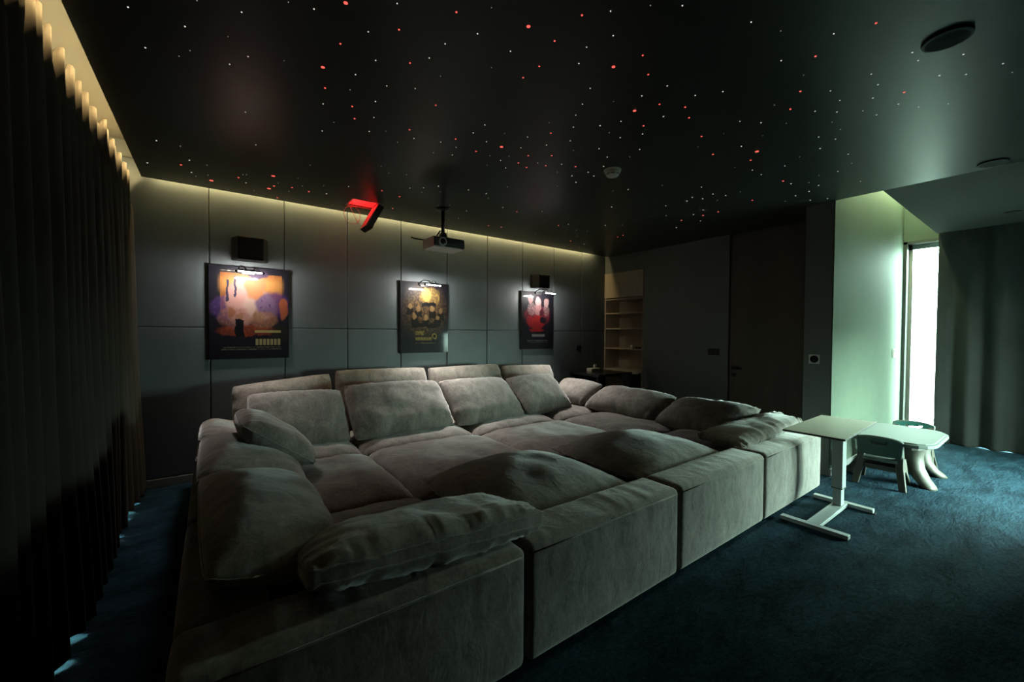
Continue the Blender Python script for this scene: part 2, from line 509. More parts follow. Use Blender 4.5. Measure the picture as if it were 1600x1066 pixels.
# ------------------------------------------------------------------ curtains
def curtain(name, axis, base, a0, a1, ztop, wl, amp, m, hem, seed, side=1, step=0.012, flare=0.0):
    """pleated sheet; axis 'y' runs along y at x=base"""
    rnd = random.Random(seed)
    folds = []
    a = a0
    while a < a1:
        L = wl * rnd.uniform(0.75, 1.3)
        folds.append((a, L, rnd.uniform(0.7, 1.25), rnd.uniform(-0.35, 0.35)))
        a += L
    zs = [0, 0.03, 0.08, 0.2, 0.45, 0.8, 1.2, 1.6, 2.0, 2.35, 2.6, 2.75, 2.84, 2.90, 2.95, 1e9]
    zs = [z for z in zs if z < ztop - 0.02] + [ztop]
    cols = []
    n = int((a1 - a0) / step)
    fi = 0
    for i in range(n + 1):
        t = a0 + (a1 - a0) * i / n
        while fi < len(folds) - 1 and t >= folds[fi][0] + folds[fi][1]:
            fi += 1
        fa, L, A, sk = folds[fi]
        u = (t - fa) / L
        u = min(max(u, 0), 1)
        prof = math.sin(2 * math.pi * (u + sk * 0.12 * math.sin(2 * math.pi * u)))
        col = []
        for z in zs:
            h = z / ztop
            wob = noise.noise(Vector((t * 1.1, z * 0.55, seed))) * 0.045 * (1 - 0.7 * h)
            k = A * (0.75 + 0.5 * (1 - h))
            pinch = 1.0
            if z > ztop - 0.16:          # pinch pleats: sharper little folds in the heading
                pinch = 0.55
            d = prof * amp * k * pinch + wob + flare * (1 - h) ** 2
            if z > ztop - 0.16:
                d += 0.020 * math.sin(t * 95 + 2 * math.sin(t * 13)) * (0.3 + 0.7 * abs(math.sin(math.pi * u))) + 0.03 * noise.noise(Vector((t * 9, 0, seed)))
            zz = z
            if z == ztop:
                zz = z + 0.014 * math.sin(t * 95 + 2 * math.sin(t * 13) + 1.0) + 0.03 * prof + 0.03 * noise.noise(Vector((t * 7, 3, seed)))
            if z == 0:
                zz = hem(t)
            elif z < 0.05:
                zz = max(z, hem(t) + 0.01)
            col.append((base + side * d, t, zz) if axis == 'y' else (t, base + side * d, zz))
        cols.append(col)
    nz = len(zs)
    v = [p for c in cols for p in c]
    f = [(i * nz + j, (i + 1) * nz + j, (i + 1) * nz + j + 1, i * nz + j + 1) for i in range(n) for j in range(nz - 1)]
    o = MB().add(v, f).build(name, m, None, smooth=True)
    md = o.modifiers.new('thickness', 'SOLIDIFY')
    md.thickness = 0.004
    return o


def bumpf(t, c, w, h):
    return h * math.exp(-((t - c) / w) ** 2)


def hem_left(t):
    return -0.002 + bumpf(t, 4.42, 0.07, 0.075) + bumpf(t, 4.05, 0.05, 0.04) + bumpf(t, 4.70, 0.03, 0.02) \
        + bumpf(t, 2.80, 0.04, 0.035) + bumpf(t, 2.62, 0.045, 0.032)


cu = curtain('curtain', 'y', -0.61, -3.1, 5.107, 2.875, 0.17, 0.052, M_CURT, hem_left, 3, 1, 0.011, 0.03)
tag(cu, 'long taupe pleated curtain with glowing top covering the left wall', 'curtain')
tk = bx(-0.66, -0.63, -3.1, 5.09, 2.875, 2.90).build('curtain_track', M_BLACKP)
tag(tk, 'curtain track above the taupe curtain', 'track')


def hem_right(t):
    return -0.002 + bumpf(t, 0.62, 0.06, 0.012) + bumpf(t, 0.42, 0.05, 0.012)


cu2 = curtain('curtain', 'y', XW - 0.10, -0.88, 1.075, 3.0, 0.33, 0.03, M_CURT2, hem_right, 11, -1, 0.014, 0.0)
tag(cu2, 'dark charcoal curtain drawn across the window wall at right', 'curtain')


# ------------------------------------------------------------------ soft furnishing helpers
def fnoise(x, y, s):
    return noise.noise(Vector((x, y, s * 7.31)))


def samples(n, edge=0.06):
    """parameters in -1..1, denser near the ends"""
    return [math.sin(math.pi / 2 * (-1 + 2 * i / n)) for i in range(n + 1)]


def soft_block(name, x0, x1, y0, y1, z0, z1, r, m, parent, puff=0.012, seed=0, wr=0.006, n=26, faces_wr=True):
    cx, cy, cz = (x0 + x1) / 2, (y0 + y1) / 2, (z0 + z1) / 2
    a = Vector(((x1 - x0) / 2, (y1 - y0) / 2, (z1 - z0) / 2))
    mb = MB()

    def lin(h, n):
        t = [-h, -h + r * 0.3, -h + r * 0.65, -h + r]
        k = max(2, n)
        t += [(-h + r) + (2 * h - 2 * r) * i / k for i in range(1, k)]
        t += [h - r, h - r * 0.65, h - r * 0.3, h]
        return t
    nn = [max(3, int(n * a[i] / max(a))) for i in range(3)]
    L = [lin(a[i], nn[i]) for i in range(3)]
    for ax in range(3):
        b, c = (ax + 1) % 3, (ax + 2) % 3
        for sg in (-1, 1):
            vs = []
            for p in L[b]:
                for q in L[c]:
                    P = Vector((0, 0, 0))
                    P[ax], P[b], P[c] = sg * a[ax], p, q
                    inn = Vector([max(-a[i] + r, min(a[i] - r, P[i])) for i in range(3)])
                    d = (P - inn)
                    d = d.normalized() if d.length > 0 else Vector((0, 0, 0))
                    Q = inn + d * r
                    pu = puff * (1 - (p / a[b]) ** 2) * (1 - (q / a[c]) ** 2)
                    Q[ax] += sg * pu
                    if wr:
                        X = Q.x + cx if ax != 0 else Q.y + cy
                        top = math.exp(-((a.z - Q.z) / 0.11))
                        if ax == 2:
                            top = 0.8 if sg > 0 else 0
                        wv = fnoise(X * 17, Q.z * 3.2 + Q.y * 3, seed) * max(0, fnoise(X * 2.3, 0.5, seed + 5) + 0.25) * 2
                        wv += 0.5 * fnoise(X * 3, Q.z * 3 + Q.y * 3, seed + 9)
                        k = wr * top if ax != 2 else wr * top * 0.7
                        Q += d * 0 + Vector([(1 if i == ax else 0) * sg for i in range(3)]) * (wv * k) * (1 - (p / a[b]) ** 8) * (1 - (q / a[c]) ** 8)
                    vs.append(Q + Vector((cx, cy, cz)))
            nb, nc = len(L[b]), len(L[c])
            fs = [(i * nc + j, (i + 1) * nc + j, (i + 1) * nc + j + 1, i * nc + j + 1) for i in range(nb - 1) for j in range(nc - 1)]
            mb.add(vs, fs)
    return mb.build(name, m, parent, smooth=True, weld=True)


def pillow_mesh(c, t, n=44, mm=30, seed=0, pucker=0.02, ex=3.2, q=0.5, sag=(0, 0, 0), bow=0.012, crease=0.014, gusset=0.0, cp=0.06):
    """cushion from 4 mid-surface corners c00,c10,c11,c01 and thickness t; returns the mesh and the rim points"""
    c = [Vector(p) for p in c]
    us, vs = samples(n), samples(mm)
    nrm = ((c[1] - c[0]) + (c[2] - c[3])).cross((c[3] - c[0]) + (c[2] - c[1])).normalized()
    lu = ((c[1] - c[0]).length + (c[2] - c[3]).length) / 2
    lv = ((c[3] - c[0]).length + (c[2] - c[1]).length) / 2

    def mid(u, v):
        # rounded corners, slightly bowed edges
        uu = u * (1 - cp * abs(v) ** 6 * 0.5 * abs(u) ** 2) * (1 + bow * (1 - v * v) - bow)
        vv = v * (1 - cp * abs(u) ** 6 * 0.5 * abs(v) ** 2) * (1 + bow * (1 - u * u) - bow)
        s, w_ = (uu + 1) / 2, (vv + 1) / 2
        p = c[0] * (1 - s) * (1 - w_) + c[1] * s * (1 - w_) + c[2] * s * w_ + c[3] * (1 - s) * w_
        return p + Vector(sag) * (1 - u * u) * (1 - v * v)
    verts, faces = [], []
    idx = {}
    for sg in (1, -1):
        for i, u in enumerate(us):
            for j, v in enumerate(vs):
                edge = i in (0, n) or j in (0, mm)
                if edge and gusset == 0 and sg < 0:
                    idx[(sg, i, j)] = idx[(1, i, j)]
                    continue
                h = (max(0.0, (1 - abs(u) ** ex) * (1 - abs(v) ** ex))) ** q
                hh = gusset / 2 + (t / 2 - gusset / 2) * h
                eu = (1 - abs(u)) * lu / 2
                ev = (1 - abs(v)) * lv / 2
                pk = 0.0
                pk += fnoise(v * lv * 19, 3.1 * (u > 0) + eu * 2.0, seed + 1) * math.exp(-eu / 0.07)
                pk += fnoise(u * lu * 19, 3.1 * (v > 0) + ev * 2.0, seed + 2) * math.exp(-ev / 0.07)
                pk *= (1 if not edge else 0.3)
                big = fnoise(u * lu * 2.6 + 11, v * lv * 2.6, seed + 3 + sg)
                rid = abs(fnoise(u * lu * 3.4 + v * 1.4, v * lv * 3.4 - u, seed + 4 + sg))
                d = hh + pucker * pk + (big * crease * 1.2 - max(0, 0.16 - rid) * crease * 2.2) * h
                verts.append(mid(u, v) + nrm * (sg * d))
                idx[(sg, i, j)] = len(verts) - 1
    for sg in (1, -1):
        for i in range(n):
            for j in range(mm):
                qd = (idx[(sg, i, j)], idx[(sg, i + 1, j)], idx[(sg, i + 1, j + 1)], idx[(sg, i, j + 1)])
                faces.append(qd if sg > 0 else qd[::-1])
    rim = [(i, 0) for i in range(n)] + [(n, j) for j in range(mm)] + [(i, mm) for i in range(n, 0, -1)] + [(0, j) for j in range(mm, 0, -1)]
    if gusset > 0:
        for k in range(len(rim)):
            a_, b_ = rim[k], rim[(k + 1) % len(rim)]
            faces.append((idx[(1, *a_)], idx[(-1, *a_)], idx[(-1, *b_)], idx[(1, *b_)]))
    rims = [[verts[idx[(1, *a_)]] for a_ in rim]]
    if gusset > 0:
        rims.append([verts[idx[(-1, *a_)]] for a_ in rim])
    return MB().add(verts, faces), rims


def seam_loop(pts, r=0.0035):
    p = list(pts) + [pts[0]]
    return MB().tube(p, r, 5, cap=False)


def cushion(name, label, cat, c, t, group=None, **kw):
    cs = [Vector(p) for p in c]
    ctr = (cs[0] + cs[1] + cs[2] + cs[3]) / 4
    base = (ctr.x, ctr.y, min(p.z for p in cs) - t / 2)
    th = thing(name, label, cat, base, group)
    mb, rims = pillow_mesh(c, t, **kw)
    mb.build('cushion_cover', M_SOFA, th, smooth=True)
    for rm in rims:
        seam_loop(rm).build('piping', M_SOFA, th, smooth=True)
    return th


def seat_part(name, parent, c, t, **kw):
    mb, rims = pillow_mesh(c, t, **kw)
    o = mb.build(name, M_SOFA, parent, smooth=True)
    seam_loop(rims[0]).build('piping', M_SOFA, o, smooth=True)
    return o


# ------------------------------------------------------------------ the pit sofa: 4 x 3 modules
GX = [-0.115, 1.112, 2.303, 3.497, 4.747]
GY = [1.37, 2.56, 3.75, 4.93]
FT, FH = 0.27, 0.555       # frame thickness and height
SEAT = 0.455
col_names = ['leftmost', 'second from the curtain', 'third from the curtain', 'rightmost']
row_names = ['in the front row nearest the viewer', 'in the middle row of the pit', 'in the back row under the posters']
lab = [
    ['grey corner sofa module at the front left under the long bolster cushion',
     'grey sofa module in the front row, nearest low back block right of the bolster',
     'grey sofa module in the front row, third from the curtain',
     'grey corner sofa module at the front right beside the white side table'],
    ['grey sofa module midway along the curtain side of the pit',
     'flat grey ottoman module in the pit middle, nearer the curtain',
     'flat grey ottoman module in the pit middle, nearer the door wall',
     'grey sofa module midway along the door side of the pit'],
    ['grey corner sofa module at the back left below the largest orange poster',
     'grey sofa module in the back row, second from the curtain',
     'grey sofa module in the back row, third from the curtain',
     'grey corner sofa module at the back right beside the black desk']]
for r in range(3):
    for cidx in range(4):
        x0, x1 = GX[cidx] + 0.008, GX[cidx + 1] - 0.008
        y0, y1 = GY[r] + 0.008, GY[r + 1] - 0.008
        th = thing('sofa_module', lab[r][cidx], 'sofa', ((x0 + x1) / 2, (y0 + y1) / 2, 0), 'modules of the grey pit sofa')
        sd = r * 4 + cidx + 1
        bx0, bx1, by0, by1 = x0, x1, y0, y1
        if r == 0:
            soft_block('back_block', x0, x1, y0, y0 + FT, 0.025, FH, 0.035, M_SOFA, th, puff=0.014, seed=sd, wr=0.010, n=54)
            MB().tube([(x0 + 0.03, y0 + 0.0, FH - 0.03), (x0 + 0.3, y0 - 0.004, FH - 0.027), ((x0 + x1) / 2, y0 - 0.006, FH - 0.026), (x1 - 0.3, y0 - 0.004, FH - 0.027), (x1 - 0.03, y0 + 0.0, FH - 0.03)], 0.004, 5).build('piping', M_SOFA, th, smooth=True)
            by0 = y0 + FT
        if r == 2:
            soft_block('back_block', x0, x1, y1 - FT, y1, 0.025, FH, 0.035, M_SOFA, th, puff=0.012, seed=sd, wr=0.006, n=20)
            by1 = y1 - FT
        if cidx == 0:
            soft_block('side_block', x0, x0 + FT, by0, by1, 0.025, FH, 0.035, M_SOFA, th, puff=0.008, seed=sd + 20, wr=0.006, n=20)
            bx0 = x0 + FT
        if cidx == 3:
            soft_block('side_block', x1 - FT, x1, by0, by1, 0.025, FH, 0.035, M_SOFA, th, puff=0.008, seed=sd + 20, wr=0.006, n=20)
            bx1 = x1 - FT
        bx(bx0 + 0.005, bx1 - 0.005, by0 + 0.005, by1 - 0.005, 0.03, 0.27).build('base', M_BASE, th, bevel=0.015)
        for (fx, fy) in ((x0 + 0.08, y0 + 0.08), (x1 - 0.08, y0 + 0.08), (x0 + 0.08, y1 - 0.08), (x1 - 0.08, y1 - 0.08)):
            bx(fx - 0.03, fx + 0.03, fy - 0.03, fy + 0.03, 0, 0.03).build('foot', M_BLACKP, th)
        zt = SEAT - 0.10
        sx0, sx1, sy0, sy1 = bx0 - 0.01, bx1 + 0.01, by0 - 0.01, by1 + 0.01
        hh = 0.0
        st = 0.25
        if r == 0 and cidx in (1, 2):
            zt, st = 0.32, 0.12
        cs = [(sx0, sy0, zt), (sx1, sy0, zt), (sx1, sy1, zt), (sx0, sy1, zt)]
        seat_part('seat_cushion', th, cs, st, n=34, mm=30, seed=sd + 40, ex=4.0, q=0.42, pucker=0.012, crease=0.016, bow=0.0, cp=0.06)

BC = 'back cushions along the poster wall'
# upright cushions against the wall (rear row)
cushion('back_cushion', 'leftmost grey cushion of the rear row, below the orange poster, top sloping', 'cushion',
        [(0.16, 4.66, 0.52), (1.05, 4.62, 0.52), (1.05, 4.80, 1.04), (0.15, 4.80, 0.96)], 0.24, BC, seed=101, pucker=0.016)
cushion('back_cushion', 'grey cushion standing in the rear row, second from the curtain', 'cushion',
        [(1.09, 4.62, 0.52), (2.17, 4.62, 0.52), (2.17, 4.80, 1.055), (1.09, 4.80, 1.07)], 0.24, BC, seed=102)
cushion('back_cushion', 'grey cushion standing in the rear row, third from the curtain', 'cushion',
        [(2.20, 4.62, 0.52), (3.30, 4.62, 0.52), (3.30, 4.80, 1.055), (2.20, 4.80, 1.045)], 0.24, BC, seed=103)
cushion('back_cushion', 'rightmost grey cushion of the rear row, below the red poster', 'cushion',
        [(3.34, 4.62, 0.52), (4.28, 4.62, 0.52), (4.28, 4.80, 1.0), (3.34, 4.80, 1.025)], 0.24, BC, seed=104)
# cushions leaning in front of them
FC = 'leaning back cushions of the back row'
cushion('back_cushion', 'leftmost leaning grey cushion of the back row beside the loose square cushion', 'cushion',
        [(0.25, 4.04, 0.455), (1.075, 4.04, 0.45), (1.075, 4.42, 0.90), (0.25, 4.42, 0.92)], 0.27, FC, seed=111)
cushion('back_cushion', 'large creased grey cushion leaning in the back row, second from the curtain', 'cushion',
        [(1.09, 3.99, 0.455), (2.17, 3.99, 0.455), (2.14, 4.40, 0.925), (1.08, 4.40, 0.945)], 0.28, FC, seed=112, crease=0.024)
cushion('back_cushion', 'grey cushion leaning in the back row, third from the curtain', 'cushion',
        [(2.19, 3.99, 0.455), (3.17, 3.99, 0.455), (3.10, 4.42, 0.905), (2.15, 4.42, 0.915)], 0.27, FC, seed=113)
cushion('back_cushion', 'rightmost grey cushion leaning in the back row by the corner', 'cushion',
        [(3.20, 4.0, 0.46), (4.00, 4.0, 0.48), (3.92, 4.42, 0.905), (3.14, 4.42, 0.89)], 0.27, FC, seed=114)
# door-side cushions
RC = 'back cushions along the door side'
cushion('back_cushion', 'small grey cushion in the back right corner of the pit', 'cushion',
        [(4.16, 4.62, 0.50), (4.14, 3.98, 0.50), (4.52, 3.92, 0.76), (4.52, 4.72, 0.77)], 0.24, RC, seed=121)
cushion('back_cushion', 'long dark grey cushion leaning on the door side of the pit, farther one', 'cushion',
        [(4.14, 3.95, 0.49), (4.12, 2.84, 0.47), (4.54, 2.76, 0.73), (4.54, 3.85, 0.74)], 0.26, RC, seed=122)
cushion('back_cushion', 'long dark grey cushion leaning on the door side of the pit, nearer one', 'cushion',
        [(4.12, 2.82, 0.47), (4.08, 2.0, 0.46), (4.50, 1.80, 0.74), (4.54, 2.72, 0.72)], 0.26, RC, seed=123)
cushion('scatter_cushion', 'grey cushion with ruffled end lying over the front right corner by the side table', 'cushion',
        [(3.52, 1.56, 0.55), (4.66, 1.50, 0.655), (4.74, 1.80, 0.665), (3.60, 2.02, 0.56)], 0.15, None, seed=124, pucker=0.045, n=50, mm=34)
# curtain-side cushions
LC = 'back cushions along the curtain side'
cushion('back_cushion', 'grey cushion slumped at the back left corner of the pit', 'cushion',
        [(0.30, 3.92, 0.55), (0.28, 4.55, 0.56), (-0.09, 4.58, 0.65), (-0.09, 3.95, 0.65)], 0.22, LC, seed=131)
cushion('back_cushion', 'grey cushion slumped over the curtain side, under the loose square cushion', 'cushion',
        [(0.50, 2.80, 0.50), (0.50, 3.95, 0.50), (-0.08, 3.95, 0.66), (-0.08, 2.80, 0.67)], 0.25, LC, seed=132, sag=(0, 0, 0.03))
cushion('back_cushion', 'big grey cushion slumped over the curtain side, nearest the viewer', 'cushion',
        [(0.46, 1.74, 0.53), (0.48, 2.85, 0.53), (-0.07, 2.85, 0.68), (-0.03, 1.64, 0.68)], 0.26, LC, seed=133, sag=(0, 0, 0.03))
cushion('scatter_cushion', 'loose square grey cushion tilted on the curtain side of the pit', 'cushion',
        [(0.60, 3.18, 0.545), (0.58, 3.86, 0.545), (0.14, 3.86, 0.87), (0.16, 3.18, 0.875)], 0.24, None, seed=134)
cushion('bolster_cushion', 'long grey boxed cushion lying on the front left corner of the sofa', 'cushion',
        [(0.24, 1.43, 0.695), (1.275, 1.44, 0.625), (1.24, 1.98, 0.52), (0.27, 1.98, 0.54)], 0.21, None, seed=135, gusset=0.045, pucker=0.03, n=60, mm=34, crease=0.022)
# big floor cushions lying on the front modules
FL = 'big flat cushions of the front row'
cushion('seat_pad', 'big flat grey cushion in the front row, nearer the bolster', 'cushion',
        [(1.10, 1.66, 0.50), (2.24, 1.64, 0.50), (2.22, 2.66, 0.49), (1.14, 2.62, 0.49)], 0.24, FL, seed=141, n=40, mm=34, ex=2.4, q=0.6, sag=(0, 0, 0.03), pucker=0.02)
cushion('seat_pad', 'big flat grey cushion in the front row, nearer the side table', 'cushion',
        [(2.34, 1.62, 0.50), (3.44, 1.60, 0.50), (3.42, 2.66, 0.49), (2.36, 2.66, 0.49)], 0.24, FL, seed=142, n=40, mm=34, ex=2.4, q=0.6, sag=(0, 0, 0.03), pucker=0.02)


# ------------------------------------------------------------------ posters (generic stand-in prints on gloss board)
class Art:
    """layers flat coloured shapes over a ground, in the poster's own 0..1 coordinates"""
    def __init__(s, name, ground):
        s.m = bpy.data.materials.new(name)
        s.m.use_nodes = True
        s.nt = s.m.node_tree
        s.b = s.nt.nodes['Principled BSDF']
        s.b.inputs['Roughness'].default_value = 0.5
        s.b.inputs['Coat Weight'].default_value = 0.12
        s.b.inputs['Specular IOR Level'].default_value = 0.12
        s.b.inputs['Coat Roughness'].default_value = 0.06
        tc = nm(s.nt, 'ShaderNodeTexCoord')
        nz = nm(s.nt, 'ShaderNodeTexNoise', i_Scale=9.0, i_Detail=5.0)
        s.nt.links.new(tc.outputs['Generated'], nz.inputs['Vector'])
        s.clean = nm(s.nt, 'ShaderNodeSeparateXYZ')
        s.nt.links.new(tc.outputs['Generated'], s.clean.inputs[0])
        sub = nm(s.nt, 'ShaderNodeVectorMath', operation='SUBTRACT')
        sub.inputs[1].default_value = (0.5, 0.5, 0.5)
        s.nt.links.new(nz.outputs['Color'], sub.inputs[0])
        sc = nm(s.nt, 'ShaderNodeVectorMath', operation='SCALE')
        sc.inputs['Scale'].default_value = 0.10
        s.nt.links.new(sub.outputs[0], sc.inputs[0])
        ad = nm(s.nt, 'ShaderNodeVectorMath', operation='ADD')
        s.nt.links.new(tc.outputs['Generated'], ad.inputs[0])
        s.nt.links.new(sc.outputs[0], ad.inputs[1])
        s.warp = nm(s.nt, 'ShaderNodeSeparateXYZ')
        s.nt.links.new(ad.outputs[0], s.warp.inputs[0])
        rgb = nm(s.nt, 'ShaderNodeRGB')
        rgb.outputs[0].default_value = (*ground, 1)
        s.cur = rgb.outputs[0]
        s.fine = nm(s.nt, 'ShaderNodeTexNoise', i_Scale=26.0, i_Detail=4.0)
        s.nt.links.new(tc.outputs['Generated'], s.fine.inputs['Vector'])

    def op(s, o, a, b=None):
        n = nm(s.nt, 'ShaderNodeMath', operation=o)
        for i, q in enumerate((a, b)):
            if q is None:
                continue
            if isinstance(q, (int, float)):
                n.inputs[i].default_value = q
            else:
                s.nt.links.new(q, n.inputs[i])
        return n.outputs[0]

    def layer(s, mask, col, mottled=0.0):
        if mottled:
            k = s.op('MULTIPLY', s.op('SUBTRACT', s.fine.outputs['Fac'], 0.5 - 0.12), 4.0)
            k = s.op('MINIMUM', s.op('MAXIMUM', k, 1 - mottled), 1.0)
            mask = s.op('MULTIPLY', mask, k)
        mx = nm(s.nt, 'ShaderNodeMix', data_type='RGBA')
        s.nt.links.new(mask, mx.inputs[0])
        s.nt.links.new(s.cur, mx.inputs[6])
        mx.inputs[7].default_value = (*[c_ * 0.27 for c_ in col], 1)
        s.cur = mx.outputs[2]

    def ell(s, cx, cy, rx, ry, col, soft=0.12, warp=True, mottled=0.0):
        src = s.warp if warp else s.clean
        dx = s.op('DIVIDE', s.op('SUBTRACT', src.outputs['X'], cx), rx)
        dy = s.op('DIVIDE', s.op('SUBTRACT', src.outputs['Z'], cy), ry)
        d = s.op('SQRT', s.op('ADD', s.op('MULTIPLY', dx, dx), s.op('MULTIPLY', dy, dy)))
        mk = s.op('DIVIDE', s.op('SUBTRACT', 1.0 + soft, d), 2 * soft)
        s.layer(s.op('MINIMUM', s.op('MAXIMUM', mk, 0.0), 1.0), col, mottled)

    def box(s, x0, x1, z0, z1, col, soft=0.004, warp=False, mottled=0.0):
        src = s.warp if warp else s.clean
        ms = []
        for (o, a, sg) in (('X', x0, 1), ('X', x1, -1), ('Z', z0, 1), ('Z', z1, -1)):
            d = s.op('MULTIPLY', s.op('SUBTRACT', src.outputs[o], a), sg / soft)
            ms.append(s.op('MINIMUM', s.op('MAXIMUM', s.op('ADD', d, 0.5), 0.0), 1.0))
        mk = s.op('MULTIPLY', s.op('MULTIPLY', ms[0], ms[1]), s.op('MULTIPLY', ms[2], ms[3]))
        s.layer(mk, col, mottled)

    def done(s):
        s.nt.links.new(s.cur, s.b.inputs['Base Color'])
        return s.m


# orange, purple and pink print
a1 = Art('orange_purple_print', (0.007, 0.006, 0.010))
a1.box(0.13, 0.91, 0.50, 0.93, (0.75, 0.24, 0.05), mottled=0.35)
a1.box(0.13, 0.91, 0.74, 0.88, (0.85, 0.38, 0.10), soft=0.08)
a1.ell(0.22, 0.55, 0.22, 0.13, (0.16, 0.08, 0.32), mottled=0.4)
a1.ell(0.40, 0.62, 0.20, 0.26, (0.80, 0.42, 0.36))
a1.ell(0.62, 0.58, 0.22, 0.16, (0.80, 0.52, 0.44))
a1.ell(0.80, 0.60, 0.24, 0.14, (0.11, 0.045, 0.24), mottled=0.25)
a1.ell(0.56, 0.80, 0.13, 0.155, (0.72, 0.27, 0.10))
a1.ell(0.60, 0.93, 0.14, 0.05, (0.10, 0.05, 0.12))
a1.ell(0.93, 0.56, 0.06, 0.12, (0.62, 0.16, 0.07))
a1.ell(0.30, 0.44, 0.20, 0.12, (0.60, 0.26, 0.22), mottled=0.5)
a1.ell(0.66, 0.42, 0.18, 0.10, (0.58, 0.25, 0.15), mottled=0.4)
a1.ell(0.58, 0.47, 0.06, 0.06, (0.40, 0.20, 0.08), mottled=0.5)
a1.ell(0.46, 0.30, 0.36, 0.06, (0.50, 0.09, 0.03), mottled=0.4)
a1.box(0.20, 0.23, 0.62, 0.86, (0.06, 0.04, 0.10), warp=True)
a1.box(0.30, 0.325, 0.66, 0.88, (0.06, 0.04, 0.10), warp=True)
a1.ell(0.26, 0.50, 0.045, 0.045, (0.50, 0.20, 0.10))
a1.ell(0.36, 0.45, 0.035, 0.04, (0.55, 0.26, 0.14))
a1.box(0.31, 0.42, 0.24, 0.42, (0.010, 0.008, 0.014), warp=True)
a1.ell(0.88, 0.27, 0.12, 0.10, (0.05, 0.05, 0.03), mottled=0.4)
a1.box(0.55, 0.89, 0.285, 0.31, (0.72, 0.62, 0.24))
for k in range(7):
    a1.box(0.56 + 0.048 * k, 0.595 + 0.048 * k, 0.145, 0.215, (0.75, 0.60, 0.28))
a1.box(0.16, 0.90, 0.118, 0.128, (0.45, 0.38, 0.26), mottled=0.8)
a1.box(0.14, 0.90, 0.095, 0.106, (0.42, 0.36, 0.26), mottled=0.8)
a1.box(0.13, 0.52, 0.945, 0.955, (0.7, 0.62, 0.5), mottled=0.8)
# gold on black print
a2 = Art('gold_on_black_print', (0.006, 0.005, 0.008))
a2.ell(0.50, 0.58, 0.40, 0.32, (0.34, 0.20, 0.07), soft=0.4, mottled=0.8)
a2.ell(0.60, 0.80, 0.22, 0.14, (0.50, 0.32, 0.09), mottled=0.6)
a2.ell(0.53, 0.83, 0.09, 0.11, (0.85, 0.60, 0.16), mottled=0.2)
a2.box(0.42, 0.72, 0.66, 0.72, (0.015, 0.013, 0.016), warp=True)
for (hx_, hz_, q_) in ((0.20, 0.66, 0.9), (0.36, 0.63, 0.8), (0.66, 0.62, 0.9), (0.84, 0.60, 0.7), (0.28, 0.52, 0.8), (0.76, 0.50, 0.8), (0.52, 0.50, 1.0)):
    a2.box(hx_ - 0.07, hx_ + 0.07, hz_ - 0.13, hz_ - 0.03, (0.025, 0.018, 0.015), warp=True)
    a2.ell(hx_, hz_, 0.038, 0.04, (0.58 * q_, 0.36 * q_, 0.15 * q_))
a2.box(0.22, 0.80, 0.36, 0.42, (0.02, 0.015, 0.012), warp=True)
a2.box(0.30, 0.48, 0.25, 0.31, (0.62, 0.48, 0.09), mottled=0.6)
a2.ell(0.70, 0.235, 0.05, 0.04, (0.60, 0.46, 0.10))
a2.ell(0.70, 0.235, 0.03, 0.024, (0.016, 0.014, 0.018), warp=False)
a2.box(0.30, 0.64, 0.175, 0.22, (0.60, 0.46, 0.09), mottled=0.4)
a2.box(0.30, 0.74, 0.13, 0.14, (0.5, 0.4, 0.15), mottled=0.8)
# red on black print
a3 = Art('red_on_black_print', (0.006, 0.005, 0.008))
a3.ell(0.48, 0.58, 0.40, 0.17, (0.45, 0.05, 0.07), mottled=0.7)
a3.ell(0.45, 0.47, 0.28, 0.11, (0.62, 0.025, 0.025), mottled=0.35)
a3.ell(0.30, 0.70, 0.12, 0.11, (0.50, 0.32, 0.32), mottled=0.6)
a3.ell(0.50, 0.70, 0.10, 0.12, (0.62, 0.34, 0.34), mottled=0.4)
a3.ell(0.76, 0.68, 0.10, 0.10, (0.48, 0.28, 0.28), mottled=0.6)
a3.ell(0.27, 0.87, 0.075, 0.075, (0.50, 0.28, 0.28))
a3.ell(0.51, 0.84, 0.085, 0.085, (0.65, 0.38, 0.38))
a3.ell(0.76, 0.82, 0.085, 0.075, (0.55, 0.34, 0.34))
a3.ell(0.62, 0.64, 0.07, 0.06, (0.10, 0.015, 0.03))
a3.ell(0.66, 0.50, 0.10, 0.06, (0.02, 0.012, 0.02))
a3.ell(0.46, 0.335, 0.22, 0.035, (0.60, 0.02, 0.02), mottled=0.3)
a3.box(0.32, 0.72, 0.215, 0.255, (0.70, 0.66, 0.66), mottled=0.4)
a3.box(0.18, 0.82, 0.13, 0.155, (0.30, 0.29, 0.32), mottled=0.8)
a3.box(0.20, 0.80, 0.105, 0.115, (0.30, 0.29, 0.32), mottled=0.8)

M_CANV = mat('black_board_edge', (0.010, 0.010, 0.012), 0.5)


def poster(x0, x1, z0, z1, art, label):
    t = thing('poster', label, 'poster', ((x0 + x1) / 2, YW - 0.02, z0), 'posters on the panelled wall')
    bx(x0, x1, YW - 0.032, YW - 0.001, z0, z1).build('board', M_CANV, t, bevel=0.003)
    bx(x0 + 0.004, x1 - 0.004, YW - 0.0345, YW - 0.0325, z0 + 0.004, z1 - 0.004).build('print', art, t)


poster(-0.024, 0.688, 1.208, 2.168, a1.done(), 'large orange and purple poster nearest the curtain')
poster(1.950, 2.640, 1.222, 2.160, a2.done(), 'middle poster printed in gold on black')
poster(3.915, 4.600, 1.236, 2.160, a3.done(), 'right-hand poster printed in red on black beside the shelf niche')

WHITE_L = (1.0, 0.965, 0.90)


